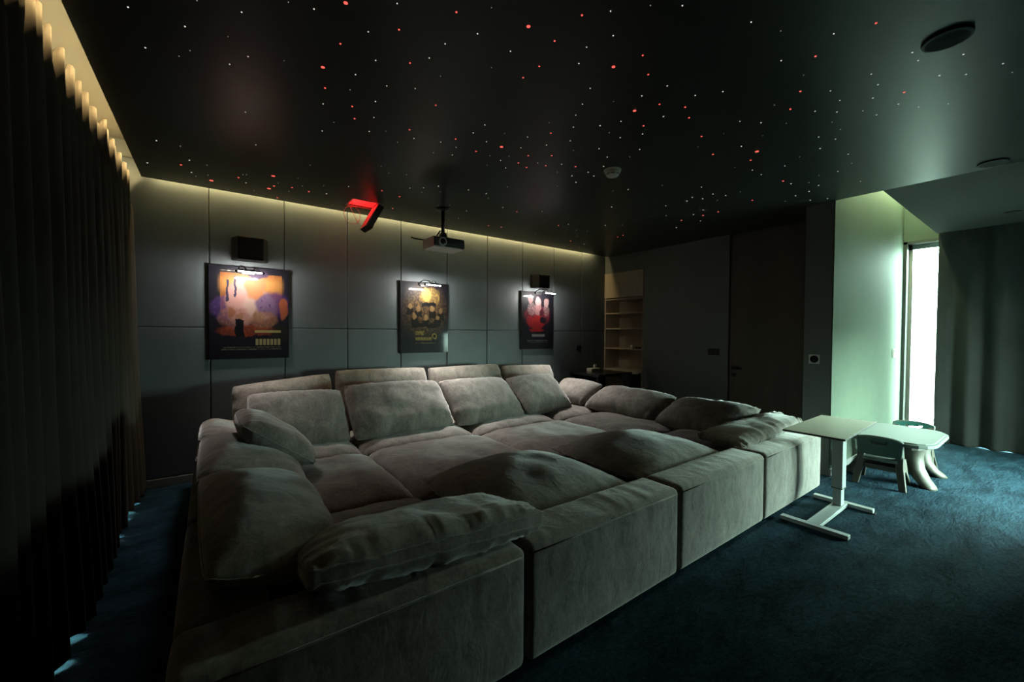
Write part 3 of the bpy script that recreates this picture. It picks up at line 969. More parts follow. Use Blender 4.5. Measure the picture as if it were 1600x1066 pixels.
def picture_lamp(cx, z, y, label, tilt=0.0, beam=4.0):
    t = thing('picture_lamp', label, 'lamp', (cx, YW - 0.03, z - 0.03), 'picture lamps above the posters')
    hl = 0.105
    ax = Vector((math.cos(tilt), 0, -math.sin(tilt)))
    c = Vector((cx, y, z))
    a, b = c - ax * hl, c + ax * hl
    up_ = Vector((0, 0, 0.013))
    hb = MB()
    hb.prism([(-hl, 0.004), (-hl, 0.012), (-hl + 0.012, 0.020), (hl - 0.012, 0.020), (hl, 0.012), (hl, 0.004)], 'y', -0.018, 0.042)
    hb.v = [(cx + p[0], y + p[1], z + p[2] - p[0] * math.sin(tilt)) for p in hb.v]
    hb.build('housing', M_BLACK, t, bevel=0.003)
    MB().tube([a, b], 0.0075, 10).build('lit_tube', M_TUBE, t, smooth=True)
    for e, s_ in ((a, -1), (b, 1)):
        MB().lathe([(0.004, -0.012), (0.013, -0.010), (0.015, 0.0), (0.013, 0.010), (0.004, 0.012)], e + ax * (0.008 * s_), 12, 'x').build('end_cap', M_BLACK, t, smooth=True)
    for s_ in (-1, 1):
        xw = cx + s_ * 0.075
        pts = [(xw, YW - 0.035, z + 0.02), (xw, YW - 0.07, z + 0.055), (xw - s_ * 0.01, (YW + y) / 2, z + 0.075), (xw - s_ * 0.03, y + 0.03, z + 0.05), (xw - s_ * 0.045, y, z + 0.018)]
        MB().tube(pts, 0.006, 8).build('arm', M_BLACK, t, smooth=True)
        MB().lathe([(0.004, -0.016), (0.016, -0.012), (0.02, 0.0), (0.016, 0.012), (0.004, 0.016)], (xw, YW - 0.045, z + 0.03), 12, 'x').build('knuckle', M_BLACK, t, smooth=True)
    bx(cx - 0.06, cx + 0.06, YW - 0.05, YW - 0.033, z + 0.0, z + 0.045).build('mount_plate', M_BLACK, t, bevel=0.004)
    area_light('lamp_wash', (cx, y + 0.012, z - 0.010), (0, 1, -0.12), 2 * hl, 0.02, WASH_W, WHITE_L, t)
    area_light('lamp_beam', (cx, y, z - 0.012), (0, -0.36, -1), 2 * hl, 0.02, beam, WHITE_L, t, spread=82)


WASH_W = 8.5
picture_lamp(0.311, 2.083, 4.80, 'picture lamp over the orange and purple poster', 0.03, 3.2)
picture_lamp(2.285, 2.100, 4.80, 'picture lamp over the gold and black poster', 0.03, 11.0)
picture_lamp(4.272, 2.117, 4.80, 'picture lamp over the red and black poster', 0.02, 9.0)


# ------------------------------------------------------------------ wall speakers
def wall_speaker(x0, x1, z0, z1, label):
    t = thing('wall_speaker', label, 'speaker', ((x0 + x1) / 2, YW, z0), 'black wall speakers above the posters')
    b = MB()
    d = 0.17
    ix = 0.05
    prof = [(x0, YW), (x1, YW), (x1, YW - 0.05), (x1 - ix, YW - d), (x0 + ix, YW - d), (x0, YW - 0.05)]
    b.prism(prof, 'z', z0, z1)
    b.build('cabinet', M_BLACKP, t, bevel=0.012, segs=3)
    bx(x0 + ix + 0.012, x1 - ix - 0.012, YW - d - 0.006, YW - d - 0.001, z0 + 0.015, z1 - 0.015).build('grille', mat('black_grille_cloth', (0.015, 0.015, 0.015), 0.9, bump=0.6, bscale=400), t, bevel=0.003)
    bx((x0 + x1) / 2 - 0.02, (x0 + x1) / 2 + 0.02, YW - d * 0.6, YW - d * 0.6 + 0.012, z0 - 0.003, z0 + 0.001).build('badge', M_GREYP, t)


wall_speaker(0.17, 0.49, 2.225, 2.46, 'black wall speaker above the orange and purple poster')
wall_speaker(4.12, 4.44, 2.215, 2.43, 'black wall speaker above the red and black poster')

# ------------------------------------------------------------------ projector
t = thing('projector', 'ceiling projector with black front and white underside on a short pole', 'projector', (2.13, 4.2, 2.42))
px0, px1, py0, py1, pz0, pz1 = 1.935, 2.315, 4.06, 4.34, 2.43, 2.545
bx(px0, px1, py0 + 0.006, py1, pz0, pz1).build('body', mat('projector_white', (0.78, 0.75, 0.72), 0.5), t, bevel=0.010, segs=3)
bx(px0 + 0.004, px1 - 0.004, py0 - 0.004, py0 + 0.008, pz0 + 0.012, pz1 - 0.006).build('front_panel', M_BLACKP, t, bevel=0.003)
ln = MB().lathe([(0.038, -0.022), (0.046, -0.020), (0.048, 0.0)], (2.035, py0 - 0.002, 2.487), 24, 'y')
lo = ln.build('lens_ring', M_WHITEP, t, smooth=False)
MB().lathe([(0.004, -0.026), (0.022, -0.0245), (0.034, -0.0225), (0.037, -0.015)], (2.035, py0 - 0.002, 2.487), 24, 'y').build('lens', mat('lens_glass', (0.01, 0.01, 0.012), 0.08), lo, smooth=True)
MB().tube([(2.125, 4.22, 2.62), (2.125, 4.22, 2.90)], 0.021, 14).build('pole', M_BLACK, t, smooth=True)
MB().lathe([(0.075, 0), (0.08, 0.008), (0.06, 0.018), (0.022, 0.022)][::-1] and [(0.022, -0.03), (0.06, -0.02), (0.08, -0.008), (0.08, 0.0)], (2.125, 4.22, 2.90), 20).build('ceiling_plate', M_BLACK, t)
br = MB().prism([(2.075, 2.545), (2.175, 2.545), (2.15, 2.625), (2.10, 2.625)], 'y', 4.19, 4.25)
for dx, dy in ((-0.09, -0.08), (0.09, -0.08), (-0.09, 0.08), (0.09, 0.08)):
    br.tube([(2.125 + dx * 0.3, 4.22 + dy * 0.3, 2.58), (2.125 + dx, 4.22 + dy, 2.545)], 0.007, 6)
br.build('bracket', M_BLACK, t)
MB().tube([(2.115, 4.26, 2.66), (2.08, 4.30, 2.60), (2.03, 4.33, 2.555), (1.95, 4.36, 2.55), (1.86, 4.40, 2.56), (1.82, 4.40, 2.57)], 0.008, 6).build('cable', M_BLACKP, t, smooth=True)

# ------------------------------------------------------------------ open ceiling hatch lit red from inside
t = thing('ceiling_hatch', 'open ceiling hatch glowing red with its flap hanging down', 'hatch', ((HX0 + HX1) / 2, (HY0 + HY1) / 2, CZ))
hb = MB()
hb.box(HX0 - 0.012, HX0, HY0, HY1, CZ - 0.004, 3.09)
hb.box(HX1, HX1 + 0.012, HY0, HY1, CZ - 0.004, 3.09)
hb.box(HX0 - 0.012, HX1 + 0.012, HY0 - 0.012, HY0, CZ - 0.004, 3.09)
hb.box(HX0 - 0.012, HX1 + 0.012, HY1, HY1 + 0.012, CZ - 0.004, 3.09)
hb.box(HX0 - 0.012, HX1 + 0.012, HY0 - 0.012, HY1 + 0.012, 3.085, 3.095)
hb.build('shaft', M_REDBOX, t)
hv = Vector((HX1 + 0.005, 0, CZ - 0.004))
fv = Vector((1.352, 0, 2.645))
dd = (fv - hv)
nn_ = Vector((-dd.z, 0, dd.x)).normalized()
if nn_.x < 0:
    nn_ = -nn_
poly = [(hv.x, hv.z), (fv.x, fv.z), (fv.x + nn_.x * 0.06, fv.z + nn_.z * 0.06), (hv.x + nn_.x * 0.06, hv.z + nn_.z * 0.06)]
fl = MB().prism(poly, 'y', HY0, HY1).build('flap', M_BLACKP, t, bevel=0.002)
p2 = [(hv.x - nn_.x * 0.001, hv.z - nn_.z * 0.001), (fv.x - nn_.x * 0.001, fv.z - nn_.z * 0.001), (fv.x - nn_.x * 0.008, fv.z - nn_.z * 0.008), (hv.x - nn_.x * 0.008, hv.z - nn_.z * 0.008)]
p2 = [(q[0], q[1]) for q in p2]
MB().prism(p2, 'y', HY0 + 0.012, HY1 - 0.012).build('inner_board', M_REDBOX, fl)
loop = []
for k in range(26):
    a_ = 2 * math.pi * k / 22 + 1.2
    loop.append((1.235 + 0.085 * math.cos(a_) + 0.001 * k, 4.66 + 0.02 * math.sin(a_ * 1.3), 2.775 + 0.095 * math.sin(a_)))
MB().tube(loop + [(1.31, 4.66, 2.70), (1.345, 4.66, 2.68)], 0.0035, 6).build('cable', M_CABLE, t, smooth=True)
MB().tube([(1.24, 4.64, 3.05), (1.245, 4.65, 2.92), (1.25, 4.66, 2.86)], 0.0035, 6).build('cable', M_CABLE, t, smooth=True)
pl_ = bpy.data.lights.new('red_illuminator', 'POINT')
pl_.energy = 4
pl_.color = (1.0, 0.02, 0.02)
pl_.shadow_soft_size = 0.03
po = bpy.data.objects.new('red_illuminator', pl_)
COL.objects.link(po)
po.parent = t
po.location = (1.30 - t.location.x, 4.60 - t.location.y, 3.03 - t.location.z)

# ------------------------------------------------------------------ ceiling fittings
t = thing('smoke_detector', 'white smoke detector on the black starry ceiling', 'smoke detector', (2.783, 2.338, CZ))
MB().lathe([(0.030, -0.058), (0.050, -0.050), (0.062, -0.034), (0.066, -0.018), (0.066, -0.010)], (2.783, 2.338, CZ), 28).build('cover', M_WHITEP, t, smooth=True)
MB().lathe([(0.060, -0.012), (0.072, -0.010), (0.074, 0.0)], (2.783, 2.338, CZ), 28).build('base', M_WHITEP, t)
for k in range(8):
    a_ = 2 * math.pi * k / 8
    c0 = Vector((2.783 + 0.0575 * math.cos(a_), 2.338 + 0.0575 * math.sin(a_), CZ - 0.0425))
    tv = Vector((-math.sin(a_), math.cos(a_), 0)) * 0.014
    MB().tube([c0 - tv, c0 + tv], 0.0035, 6).build('vent_slot', M_BLACKP, t)


def ceiling_speaker(x, y, z, r, label):
    t = thing('ceiling_speaker', label, 'speaker', (x, y, z), 'round black ceiling fittings')
    MB().lathe([(r * 0.86, -0.014), (r * 0.98, -0.012), (r, -0.004), (r, 0.0)], (x, y, z), 36).build('rim', M_BLACKP, t)
    MB().lathe([(r * 0.2, -0.017), (r * 0.6, -0.016), (r * 0.84, -0.0145)], (x, y, z), 36).build('grille', mat('black_grille_cloth', (0.015, 0.015, 0.015), 0.9), t)


ceiling_speaker(2.80, 0.36, CZ, 0.088, 'large round black ceiling speaker at the upper right')
ceiling_speaker(5.10, 0.378, CZ, 0.088, 'round black ceiling speaker at the edge of the matt ceiling')
ceiling_speaker(7.345, 0.384, CZ + 0.006, 0.07, 'small round dark fitting in the matt ceiling by the window')

# fibre stars: parts of the ceiling
Z1 = [(640, 35, 1), (985, 2, 0), (1208, 60, 1), (1442, 10, 0), (1570, 44, 1), (925, 132, 1), (1140, 182, 0), (727, 238, 1), (1240, 282, 1), (1148, 321, 1), (1420, 303, 0), (1227, 560, 1), (782, 703, 1), (902, 730, 0), (1279, 724, 1), (737, 814, 1), (947, 801, 1), (905, 824, 3), (957, 862, 1), (1040, 876, 0), (1057, 903, 2), (1193, 888, 3), (1215, 873, 0), (1232, 873, 0), (1366, 880, 2), (1345, 943, 2), (1370, 930, 3), (1230, 914, 1), (1390, 915, 0), (1460, 938, 3), (1490, 890, 0), (1545, 958, 3), (1387, 989, 3), (1512, 930, 0), (1445, 957, 0), (1270, 953, 0), (980, 881, 0), (1550, 825, 0), (895, 280, 0), (950, 252, 0), (1035, 825, 0)]
Z7 = [(107, 12, 2), (12, 280, 2), (868, 110, 2), (1091, 63, 3), (375, 262, 3), (846, 323, 3), (977, 170, 3), (1222, 278, 2), (1344, 230, 3), (1367, 310, 3), (1310, 461, 2), (1414, 434, 3), (1521, 446, 3), (1537, 490, 3), (1347, 524, 3), (756, 612, 2), (650, 630, 3), (258, 794, 3), (302, 868, 3), (331, 819, 3), (867, 648, 3), (836, 615, 1),
      (321, 14, 1), (568, 50, 3), (714, 31, 0), (1210, 46, 1), (1376, 22, 0), (1509, 23, 1), (201, 132, 1), (329, 123, 3), (656, 140, 1), (85, 182, 3), (521, 182, 1), (1221, 148, 1), (1110, 196, 1), (793, 213, 1), (232, 251, 1), (455, 241, 1), (714, 281, 0), (1078, 264, 1), (913, 276, 3), (148, 310, 1), (502, 316, 0), (278, 357, 1), (396, 368, 1), (21, 366, 3), (125, 373, 0), (1125, 367, 1), (1446, 357, 1), (13, 432, 1), (231, 422, 1), (134, 443, 3), (482, 438, 3), (1093, 433, 1), (1340, 399, 1), (1222, 422, 0), (144, 494, 3), (224, 489, 1), (1065, 479, 1), (1430, 485, 1), (58, 509, 0), (686, 520, 1), (1166, 523, 1), (1253, 505, 1), (1055, 529, 1), (954, 510, 0), (9, 545, 1), (205, 547, 1), (274, 546, 0), (373, 540, 3), (638, 553, 1), (769, 555, 0), (961, 554, 3), (1204, 552, 0), (1343, 558, 1), (391, 576, 1), (565, 579, 3), (864, 570, 1), (1250, 573, 1), (1589, 568, 3), (323, 592, 0), (503, 591, 1), (693, 590, 1), (567, 613, 1), (943, 604, 1), (1042, 586, 1), (1162, 619, 1), (1331, 622, 1), (1574, 612, 0), (551, 645, 1), (965, 648, 3), (472, 636, 0), (708, 648, 0), (787, 650, 0), (1055, 626, 0), (752, 668, 1), (826, 678, 3), (907, 678, 1), (1196, 654, 1), (1290, 653, 0), (695, 687, 0), (773, 699, 1), (860, 697, 3), (940, 690, 3), (1006, 684, 1), (1064, 694, 3), (1181, 693, 1), (255, 692, 0), (287, 721, 0), (360, 727, 0), (988, 717, 0), (1117, 717, 1), (1049, 732, 1), (1140, 733, 1), (1066, 759, 1), (119, 777, 1), (374, 783, 1), (431, 782, 1), (493, 775, 1), (424, 802, 0), (500, 799, 0), (618, 791, 1), (692, 806, 1), (780, 778, 0), (988, 775, 0), (701, 825, 0), (761, 864, 1), (820, 882, 3), (925, 880, 1), (540, 855, 0), (491, 856, 0), (610, 879, 1), (702, 940, 3), (755, 946, 3), (577, 910, 1), (537, 915, 0), (993, 939, 3), (1034, 934, 1), (1068, 957, 0), (635, 948, 0), (900, 975, 0), (1188, 938, 1), (1258, 937, 0), (1215, 862, 1), (1283, 789, 1), (1440, 857, 1), (1441, 898, 1), (1505, 918, 3), (1484, 948, 1), (1528, 837, 1), (1550, 822, 1), (1262, 980, 3), (1240, 987, 3), (1070, 985, 0), (1043, 1004, 3), (1100, 1017, 1), (1080, 1030, 0), (1112, 962, 0), (27, 807, 1), (15, 773, 0), (1220, 795, 0), (1425, 772, 0)]
Z8 = [(463, 91, 1), (586, 128, 0), (807, 140, 1), (983, 96, 3), (588, 252, 1), (731, 234, 3), (681, 312, 0), (963, 308, 1), (991, 352, 1), (970, 408, 1), (1100, 384, 3), (1076, 433, 1), (668, 380, 3), (793, 378, 1), (832, 418, 1), (560, 437, 0), (626, 454, 3), (729, 463, 1), (820, 466, 1), (985, 478, 1), (1160, 445, 0), (1283, 432, 0), (416, 505, 1), (504, 511, 1), (609, 513, 0), (800, 508, 0), (835, 538, 0), (511, 564, 0), (744, 570, 1), (814, 579, 1), (422, 609, 1), (750, 618, 1), (867, 642, 1), (487, 631, 2), (461, 667, 3), (665, 653, 0), (304, 643, 3), (603, 691, 1), (882, 680, 0), (468, 708, 1), (505, 727, 1), (824, 714, 1), (745, 730, 0), (395, 697, 0), (596, 754, 3), (629, 765, 1), (703, 760, 0), (744, 772, 1), (704, 797, 1), (918, 755, 1), (256, 779, 1), (304, 808, 1), (357, 814, 1), (418, 799, 0), (217, 822, 1), (195, 836, 1), (261, 828, 1), (468, 834, 3), (648, 815, 1), (709, 834, 1), (781, 827, 1), (322, 834, 0), (263, 874, 1), (326, 882, 3), (263, 897, 3), (223, 893, 1), (252, 920, 1), (172, 918, 3), (153, 948, 1), (108, 857, 1), (1134, 218, 1), (1158, 252, 1), (1247, 314, 1), (1358, 309, 1), (1347, 226, 1), (1512, 264, 1), (345, 381, 1), (230, 397, 1), (349, 556, 0), (928, 461, 0), (1550, 301, 0), (605, 838, 0)]


def star_at(px, py):
    d = r2 * ((px - 800) / FPX) - u2 * ((py - 533) / FPX) + fw
    if d.z <= 0:
        return None
    k = (CZ - 1.5) / d.z
    return d.x * k, d.y * k


star_mesh = {}
for kind, m, r in ((0, M_STARD, 0.003), (1, M_STARW, 0.0038), (2, M_STARR, 0.011), (3, M_STARR, 0.0055)):
    o = MB().lathe([(r * 0.6, -0.003), (r, -0.0012), (r, 0.0)], (0, 0, 0), 8).build('star_point', m, None)
    star_mesh[kind] = o.data
    bpy.data.objects.remove(o)
seen = []
for lst, sx, ox in ((Z1, 3.2, 0), (Z7, 2.665, 500), (Z8, 2.665, 1000)):
    for (a_, b_, kind) in lst:
        xy = star_at(ox + a_ / sx, b_ / sx)
        if not xy or not (-0.48 < xy[0] < 5.88 and xy[1] < 5.0) or (xy[0] > 5.24 and xy[1] < 1.62):
            continue
        if HX0 - 0.03 < xy[0] < HX1 + 0.03 and HY0 - 0.03 < xy[1] < HY1 + 0.03:
            continue
        if any((xy[0] - q[0]) ** 2 + (xy[1] - q[1]) ** 2 < 0.0004 for q in seen):
            continue
        seen.append(xy)
        o = bpy.data.objects.new('star_point', star_mesh[kind])
        COL.objects.link(o)
        o.parent = ceiling
        dist = math.hypot(xy[0], xy[1], 1.4)
        sc = min(1.5, max(0.8, dist / 3.2))
        o.scale = (sc, sc, 1)
        o.location = (xy[0], xy[1], CZ)

# ------------------------------------------------------------------ wall plates
def plate(name, label, cat, x0, x1, y0, y1, z0, z1, m, grp=None):
    t = thing(name, label, cat, ((x0 + x1) / 2, (y0 + y1) / 2, z0), grp)
    bx(x0, x1, y0, y1, z0, z1).build('plate', m, t, bevel=0.003)
    return t


t = plate('wall_control', 'square pale wall control with a black oval dial on the dark pier', 'control', XP - 0.012, XP, 1.561, 1.661, 1.182, 1.282, M_WHITEP)
dm = MB().lathe([(0.03, -0.008), (0.038, -0.005), (0.04, 0.0)], (XP - 0.012, 1.611, 1.232), 24, 'x')
dm.build('dial', M_BLACKP, t)
t = plate('thermostat', 'small pale thermostat on the green-lit wall beside the window', 'thermostat', 7.76, 7.85, YP - 0.022, YP, 1.18, 1.30, M_WHITEP)
bx(7.775, 7.835, YP - 0.025, YP - 0.0215, 1.25, 1.285).build('display', M_BLACKP, t)
t = plate('light_switch', 'dark double light switch beside the walnut door', 'switch', XF - 0.010, XF, 2.97, 3.13, 1.19, 1.28, M_BLACKP)
for yy in (2.985, 3.055):
    bx(XF - 0.014, XF - 0.009, yy, yy + 0.06, 1.205, 1.265).build('rocker', M_BLACK, t, bevel=0.002)
t = plate('light_switch', 'dark switch plate on the poster wall near the shelf niche', 'switch', 5.18, 5.275, YW - 0.012, YW, 1.185, 1.28, M_BLACKP)
bx(5.20, 5.255, YW - 0.016, YW - 0.011, 1.205, 1.26).build('rocker', M_BLACK, t, bevel=0.002)

# ------------------------------------------------------------------ built-in shelf unit in the niche
NY0, NY1 = 4.258, 5.106
t = thing('shelf_unit', 'tall built-in oak shelf unit with marble counter in the wall niche', 'shelf', (XF + 0.2, (NY0 + NY1) / 2, 0))
bx(XF + 0.39, XF + 0.415, NY0, NY1, 0, 2.59).build('back_panel', M_OAKD, t)
for yy in (NY0, NY1 - 0.022):
    bx(XF - 0.006, XF + 0.39, yy, yy + 0.022, 0, 2.59).build('side_panel', M_OAK, t)
bx(XF, XF + 0.39, NY0 + 0.022, NY1 - 0.022, 2.565, 2.59).build('top_panel', M_OAK, t)
bx(XF - 0.02, XF - 0.001, NY0 + 0.002, NY1 - 0.002, 2.14, 2.59).build('cabinet_door', M_OAK, t, bevel=0.002)
for z in (2.125, 1.870, 1.592, 1.232):
    bx(XF, XF + 0.388, NY0 + 0.022, NY1 - 0.022, z - 0.022, z).build('shelf', M_OAK, t, bevel=0.002)
bx(XF - 0.03, XF + 0.388, NY0 + 0.004, NY1 - 0.004, 0.735, 0.845).build('counter', M_MARB, t, bevel=0.004)
for (z0, z1) in ((0.06, 0.38), (0.39, 0.715)):
    dv_ = bx(XF - 0.018, XF, NY0 + 0.006, NY1 - 0.006, z0, z1).build('drawer_front', M_OAK, t, bevel=0.002)
tag(MB().lathe([(0.022, 0), (0.026, 0.02), (0.028, 0.06), (0.024, 0.06), (0.02, 0.01)], (XF + 0.05, 4.53, 1.233), 16).build('cup', M_WHITEP, smooth=True), 'small white cup on the lowest open shelf of the niche', 'cup')
g = thing('sunglasses', 'small dark folded glasses lying on the lowest open shelf of the niche', 'glasses', (XF + 0.06, 4.40, 1.233))
for yy in (4.37, 4.44):
    MB().lathe([(0.020, 0), (0.026, 0.006), (0.026, 0.022), (0.02, 0.028)], (XF + 0.05, yy, 1.233), 12).build('lens', M_BLACKP, g)
MB().tube([(XF + 0.05, 4.345, 1.245), (XF + 0.12, 4.36, 1.24), (XF + 0.12, 4.45, 1.24), (XF + 0.05, 4.466, 1.245)], 0.004, 6).build('frame', M_BLACKP, g)

# ------------------------------------------------------------------ black desk, chair and tissue box
DZ = 0.83
t = thing('desk', 'black desk in the corner by the shelf niche, behind the sofa', 'desk', (5.45, 4.72, 0))
bx(4.98, 5.84, 4.42, 5.07, DZ - 0.04, DZ).build('desk_top', mat('black_gloss_top', (0.012, 0.012, 0.012), 0.25), t, bevel=0.004)
bx(5.0, 5.82, 5.0, 5.05, 0.35, DZ - 0.04).build('modesty_panel', M_BLACKP, t)
for (fx, fy) in ((5.02, 4.46), (5.80, 4.46), (5.02, 5.03), (5.80, 5.03)):
    bx(fx - 0.025, fx + 0.025, fy - 0.025, fy + 0.025, 0, DZ - 0.04).build('leg', M_BLACKP, t, bevel=0.004)
t = thing('chair', 'black chair pushed up to the corner desk', 'chair', (5.50, 4.22, 0))
bx(5.28, 5.72, 4.10, 4.40, 0.44, 0.49).build('seat', M_BLACKP, t, bevel=0.015, segs=3)
cb = MB()
for i in range(9):
    pass
prof = []
for i in range(13):
    a_ = math.radians(200 + 140 * i / 12)
    prof.append((5.50 + 0.24 * math.cos(a_), 4.26 + 0.20 * math.sin(a_)))
inn = [(5.50 + (p[0] - 5.50) * 0.92, 4.26 + (p[1] - 4.26) * 0.90) for p in prof]
cb.prism(prof + inn[::-1], 'z', 0.55, 0.845)
cb.build('backrest', M_BLACKP, t, bevel=0.006)
for (fx, fy) in ((5.31, 4.13), (5.69, 4.13), (5.31, 4.37), (5.69, 4.37)):
    MB().tube([(fx, fy, 0.45), (fx + (fx - 5.5) * 0.12, fy + (fy - 4.25) * 0.15, 0)], [0.016, 0.011], 8).build('leg', M_BLACK, t)
for xx in (5.34, 5.66):
    MB().tube([(xx, 4.12, 0.46), (xx, 4.10, 0.60)], 0.012, 8).build('back_post', M_BLACK, t)
t = thing('tissue_box', 'white tissue box on the black corner desk', 'box', (5.40, 4.90, DZ))
bx(5.28, 5.50, 4.84, 4.96, DZ, DZ + 0.055).build('carton', M_WHITEP, t, bevel=0.003)
tm = MB()
ring = []
for j, (rr, h) in enumerate(((0.03, 0.054), (0.022, 0.07), (0.034, 0.09), (0.03, 0.115))):
    for k in range(12):
        a_ = 2 * math.pi * k / 12
        q_ = rr * (1 + 0.35 * math.sin(3 * a_ + j) * (j > 1))
        ring.append((5.42 + q_ * math.cos(a_), 4.90 + 0.6 * q_ * math.sin(a_), DZ + h + 0.008 * math.sin(2 * a_ + 1) * (j == 3)))
tm.add(ring, [(j * 12 + k, j * 12 + (k + 1) % 12, (j + 1) * 12 + (k + 1) % 12, (j + 1) * 12 + k) for j in range(3) for k in range(12)])
tm.build('tissue', M_WHITEP, t, smooth=True)

# ------------------------------------------------------------------ white side table on an H base
t = thing('side_table', 'white laptop side table with square top and H-shaped floor base', 'table', (4.1, 1.14, 0))
TZ = 0.745
top = MB().prism([(3.665, 0.925), (4.64, 0.955), (4.60, 1.345), (3.66, 1.325)], 'z', TZ - 0.016, TZ - 0.0015)
top.build('top_core', M_EDGE, t, bevel=0.003)
MB().prism([(3.666, 0.926), (4.639, 0.956), (4.599, 1.344), (3.661, 1.324)], 'z', TZ - 0.0015, TZ).build('top_surface', M_TOPW, t)
bx(3.70, 3.755, 0.905, 1.345, 0.006, 0.036).build('foot_bar', M_WHITEM, t, bevel=0.003)
bx(4.43, 4.485, 0.925, 1.345, 0.006, 0.036).build('foot_bar', M_WHITEM, t, bevel=0.003)
bx(3.755, 4.43, 1.09, 1.18, 0.008, 0.036).build('cross_bar', M_WHITEM, t, bevel=0.003)
bx(4.30, 4.38, 1.105, 1.165, 0.036, 0.20).build('inner_post', M_WHITEM, t, bevel=0.003)
bx(4.29, 4.39, 1.097, 1.173, 0.19, TZ - 0.03).build('outer_post', M_WHITEM, t, bevel=0.004)
bx(4.288, 4.392, 1.095, 1.175, 0.183, 0.192).build('post_collar', M_EDGE, t)
bx(4.05, 4.50, 1.07, 1.20, TZ - 0.03, TZ - 0.016).build('top_bracket', M_WHITEM, t)
for xx in (3.7275, 4.4575):
    for yy in (0.93, 1.32):
        bx(xx - 0.024, xx + 0.024, yy - 0.02, yy + 0.02, 0, 0.007).build('glide', M_BLACKP, t)

# ------------------------------------------------------------------ children's plastic table and chairs
def rrect(hx, hy, cut, n=5):
    pts = []
    for sx_, sy_, a0 in ((1, 1, 0), (-1, 1, 90), (-1, -1, 180), (1, -1, 270)):
        for k in range(n + 1):
            a_ = math.radians(a0 + 90 * k / n)
            pts.append((sx_ * (hx - cut[0]) + cut[0] * math.cos(a_), sy_ * (hy - cut[1]) + cut[1] * math.sin(a_)))
    return pts


KX, KY = 5.80, 1.035
t = thing('toddler_table', "low pale mint children's table with curved beige legs", 'table', (KX, KY, 0))
KZ = 0.475
op = rrect(0.50, 0.345, (0.22, 0.17), 4)
kt = MB()
kt.prism([(KX + a_, KY + b_) for a_, b_ in op], 'z', KZ - 0.045, KZ - 0.012)
kt.build('rim', M_KTOP, t, bevel=0.010, segs=3)
MB().prism([(KX + a_ * 0.955, KY + b_ * 0.94) for a_, b_ in op], 'z', KZ - 0.014, KZ).build('table_top', M_KTOP, t, bevel=0.006, segs=3)
MB().prism([(KX + a_ * 0.72, KY + b_ * 0.72) for a_, b_ in op], 'z', KZ - 0.10, KZ - 0.043).build('apron', M_KLEG, t, bevel=0.01)


def kleg(sx_, sy_):
    # flared leg: sections from under the top to a spread foot
    secs = []
    for (z, ox, oy, w_, d_) in ((KZ - 0.045, 0.215, 0.205, 0.115, 0.095), (0.36, 0.185, 0.175, 0.10, 0.085), (0.26, 0.175, 0.172, 0.088, 0.075), (0.16, 0.185, 0.195, 0.082, 0.068), (0.07, 0.225, 0.250, 0.080, 0.062), (0.025, 0.262, 0.295, 0.078, 0.058), (0.0, 0.282, 0.315, 0.072, 0.052)):
        cx_, cy_ = KX + 0.12 + sx_ * ox, KY + 0.04 + sy_ * oy
        secs.append([(cx_ + w_ * math.cos(k * math.pi / 6 + 0.1) * 1.15, cy_ + d_ * math.sin(k * math.pi / 6 + 0.1) * 1.1, z) for k in range(12)])
    v = [p for s_ in secs for p in s_]
    f = [(j * 12 + k, j * 12 + (k + 1) % 12, (j + 1) * 12 + (k + 1) % 12, (j + 1) * 12 + k) for j in range(len(secs) - 1) for k in range(12)]
    f += [tuple(range(12)), tuple(range((len(secs) - 1) * 12, len(secs) * 12))]
    MB().add(v, f).build('leg', M_KLEG, t, smooth=True)


for sx_ in (-1, 1):
    for sy_ in (-1, 1):
        kleg(sx_, sy_)
for sx_ in (-1, 1):     # arched webs between the legs at each end
    arch = [(-0.20, 0.43), (0.20, 0.43), (0.17, 0.26), (0.235, 0.10), (0.30, 0.03), (0.20, 0.05), (0.12, 0.16), (0.0, 0.21), (-0.12, 0.16), (-0.20, 0.05), (-0.30, 0.03), (-0.235, 0.10), (-0.17, 0.26)]
    MB().prism([(KY + 0.03 + a_, b_) for a_, b_ in arch], 'x', KX + 0.12 + sx_ * 0.18 - 0.012, KX + 0.12 + sx_ * 0.18 + 0.012).build('leg_web', M_KLEG, t)


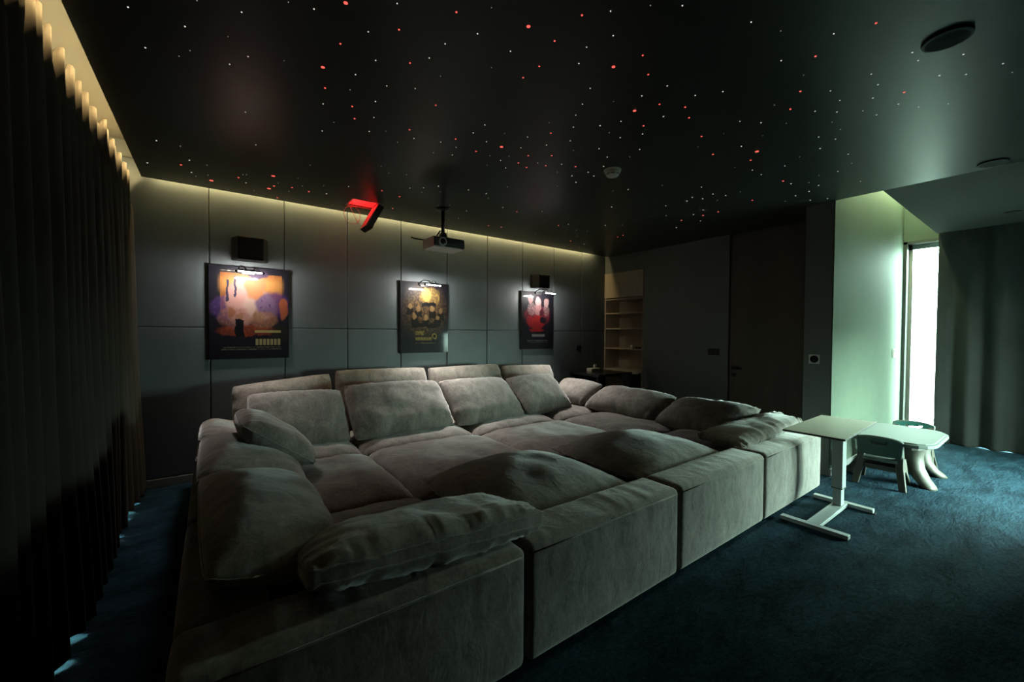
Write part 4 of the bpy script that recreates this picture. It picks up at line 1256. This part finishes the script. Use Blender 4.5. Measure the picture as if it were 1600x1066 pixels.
def kid_chair(loc, rz, label, back_m, seat_m):
    """faces local +x"""
    t = thing('toddler_chair', label, 'chair', (0, 0, 0), "children's plastic chairs")
    # side panels: splayed legs and upright in one moulding
    for s_ in (-1, 1):
        out_ = [(-0.03, 0.36), (-0.055, 0.45), (-0.02, 0.455), (0.02, 0.36), (0.03, 0.285), (0.16, 0.27), (0.19, 0.235), (0.215, 0.12), (0.27, 0.0), (0.225, 0.0), (0.165, 0.10), (0.10, 0.155), (0.04, 0.15), (-0.01, 0.09), (-0.055, 0.0), (-0.10, 0.0), (-0.06, 0.10), (-0.03, 0.22)]
        b = MB().prism(out_, 'y', s_ * 0.145 - 0.028, s_ * 0.145 + 0.028)
        b.v = [(p[0], p[1] + s_ * max(0, 0.20 - p[2]) * 0.16, p[2]) for p in b.v]
        b.build('side_leg', M_KLEG, t, bevel=0.006)
    st_ = MB().prism([(q[0] + 0.11, q[1]) for q in rrect(0.15, 0.155, (0.05, 0.05), 3)], 'z', 0.245, 0.275)
    st_.build('seat', seat_m, t, bevel=0.006)
    MB().box(0.0, 0.20, -0.13, 0.13, 0.15, 0.20).build('stretcher', M_KLEG, t, bevel=0.006)
    # curved back with a smile-shaped hand hole
    W, H0, H1 = 0.165, 0.30, 0.475
    nu_, nv_ = 22, 12
    v, idx, f = [], {}, []
    for sd in (0, 1):
        for i in range(nu_ + 1):
            for j in range(nv_ + 1):
                u = -1 + 2 * i / nu_
                q_ = j / nv_
                z = H0 + (H1 - H0) * q_ + 0.018 * (1 - u * u) * q_ - 0.01 * (abs(u) ** 6) * q_
                x = -0.02 - 0.05 * q_ - 0.02 * (1 - u * u) + (0.011 if sd else -0.011)
                idx[(sd, i, j)] = len(v)
                v.append((x, u * W * (1 - 0.06 * (1 - q_)), z))
    hole = {(i, j) for i in range(7, 15) for j in (8,)} | {(i, 9) for i in (6, 7, 14, 15)}
    for i in range(nu_):
        for j in range(nv_):
            if (i, j) in hole:
                continue
            f.append((idx[(0, i, j)], idx[(0, i + 1, j)], idx[(0, i + 1, j + 1)], idx[(0, i, j + 1)]))
            f.append((idx[(1, i, j)], idx[(1, i, j + 1)], idx[(1, i + 1, j + 1)], idx[(1, i + 1, j)]))
    cells = {(i, j) for i in range(nu_) for j in range(nv_)} - hole
    for (i, j) in cells:
        for (di, dj, p, q_) in ((-1, 0, (i, j), (i, j + 1)), (1, 0, (i + 1, j), (i + 1, j + 1)), (0, -1, (i, j), (i + 1, j)), (0, 1, (i, j + 1), (i + 1, j + 1))):
            if (i + di, j + dj) not in cells:
                f.append((idx[(0, *p)], idx[(0, *q_)], idx[(1, *q_)], idx[(1, *p)]))
    bk = MB().add(v, f).build('backrest', back_m, t)
    rim = [v[idx[(0, i, nv_)]] for i in range(nu_ + 1)]
    rim = [v[idx[(0, 0, j)]] for j in range(nv_)] + rim + [v[idx[(0, nu_, j)]] for j in range(nv_ - 1, -1, -1)]
    MB().tube([(p[0] + 0.011, p[1], p[2]) for p in rim], 0.013, 8).build('back_rim', M_KTOP, bk, smooth=True)
    arc = [(-0.077 - 0.018 * (1 - (q / 0.06) ** 2), q, 0.412 + 0.9 * q * q * 3) for q in [-0.06 + 0.01 * k for k in range(13)]]
    MB().tube(arc, 0.006, 8).build('hole_highlight', M_KTOP, bk, smooth=True)  # pale arc stands in for the brightness showing through the hand hole
    t.location = loc
    t.rotation_euler = (0, 0, rz)
    return t


kid_chair((5.36, 1.075, 0), math.radians(4), "small children's chair with sage green back, nearer the sofa", M_KGRN, M_KTOP)
kid_chair((6.46, 1.02, 0), math.radians(184), "small children's chair on the window side of the low table", M_KTEAL, M_KTEAL)

# scratch properties used while building
for o in bpy.data.objects:
    if '_base' in o:
        del o['_base']
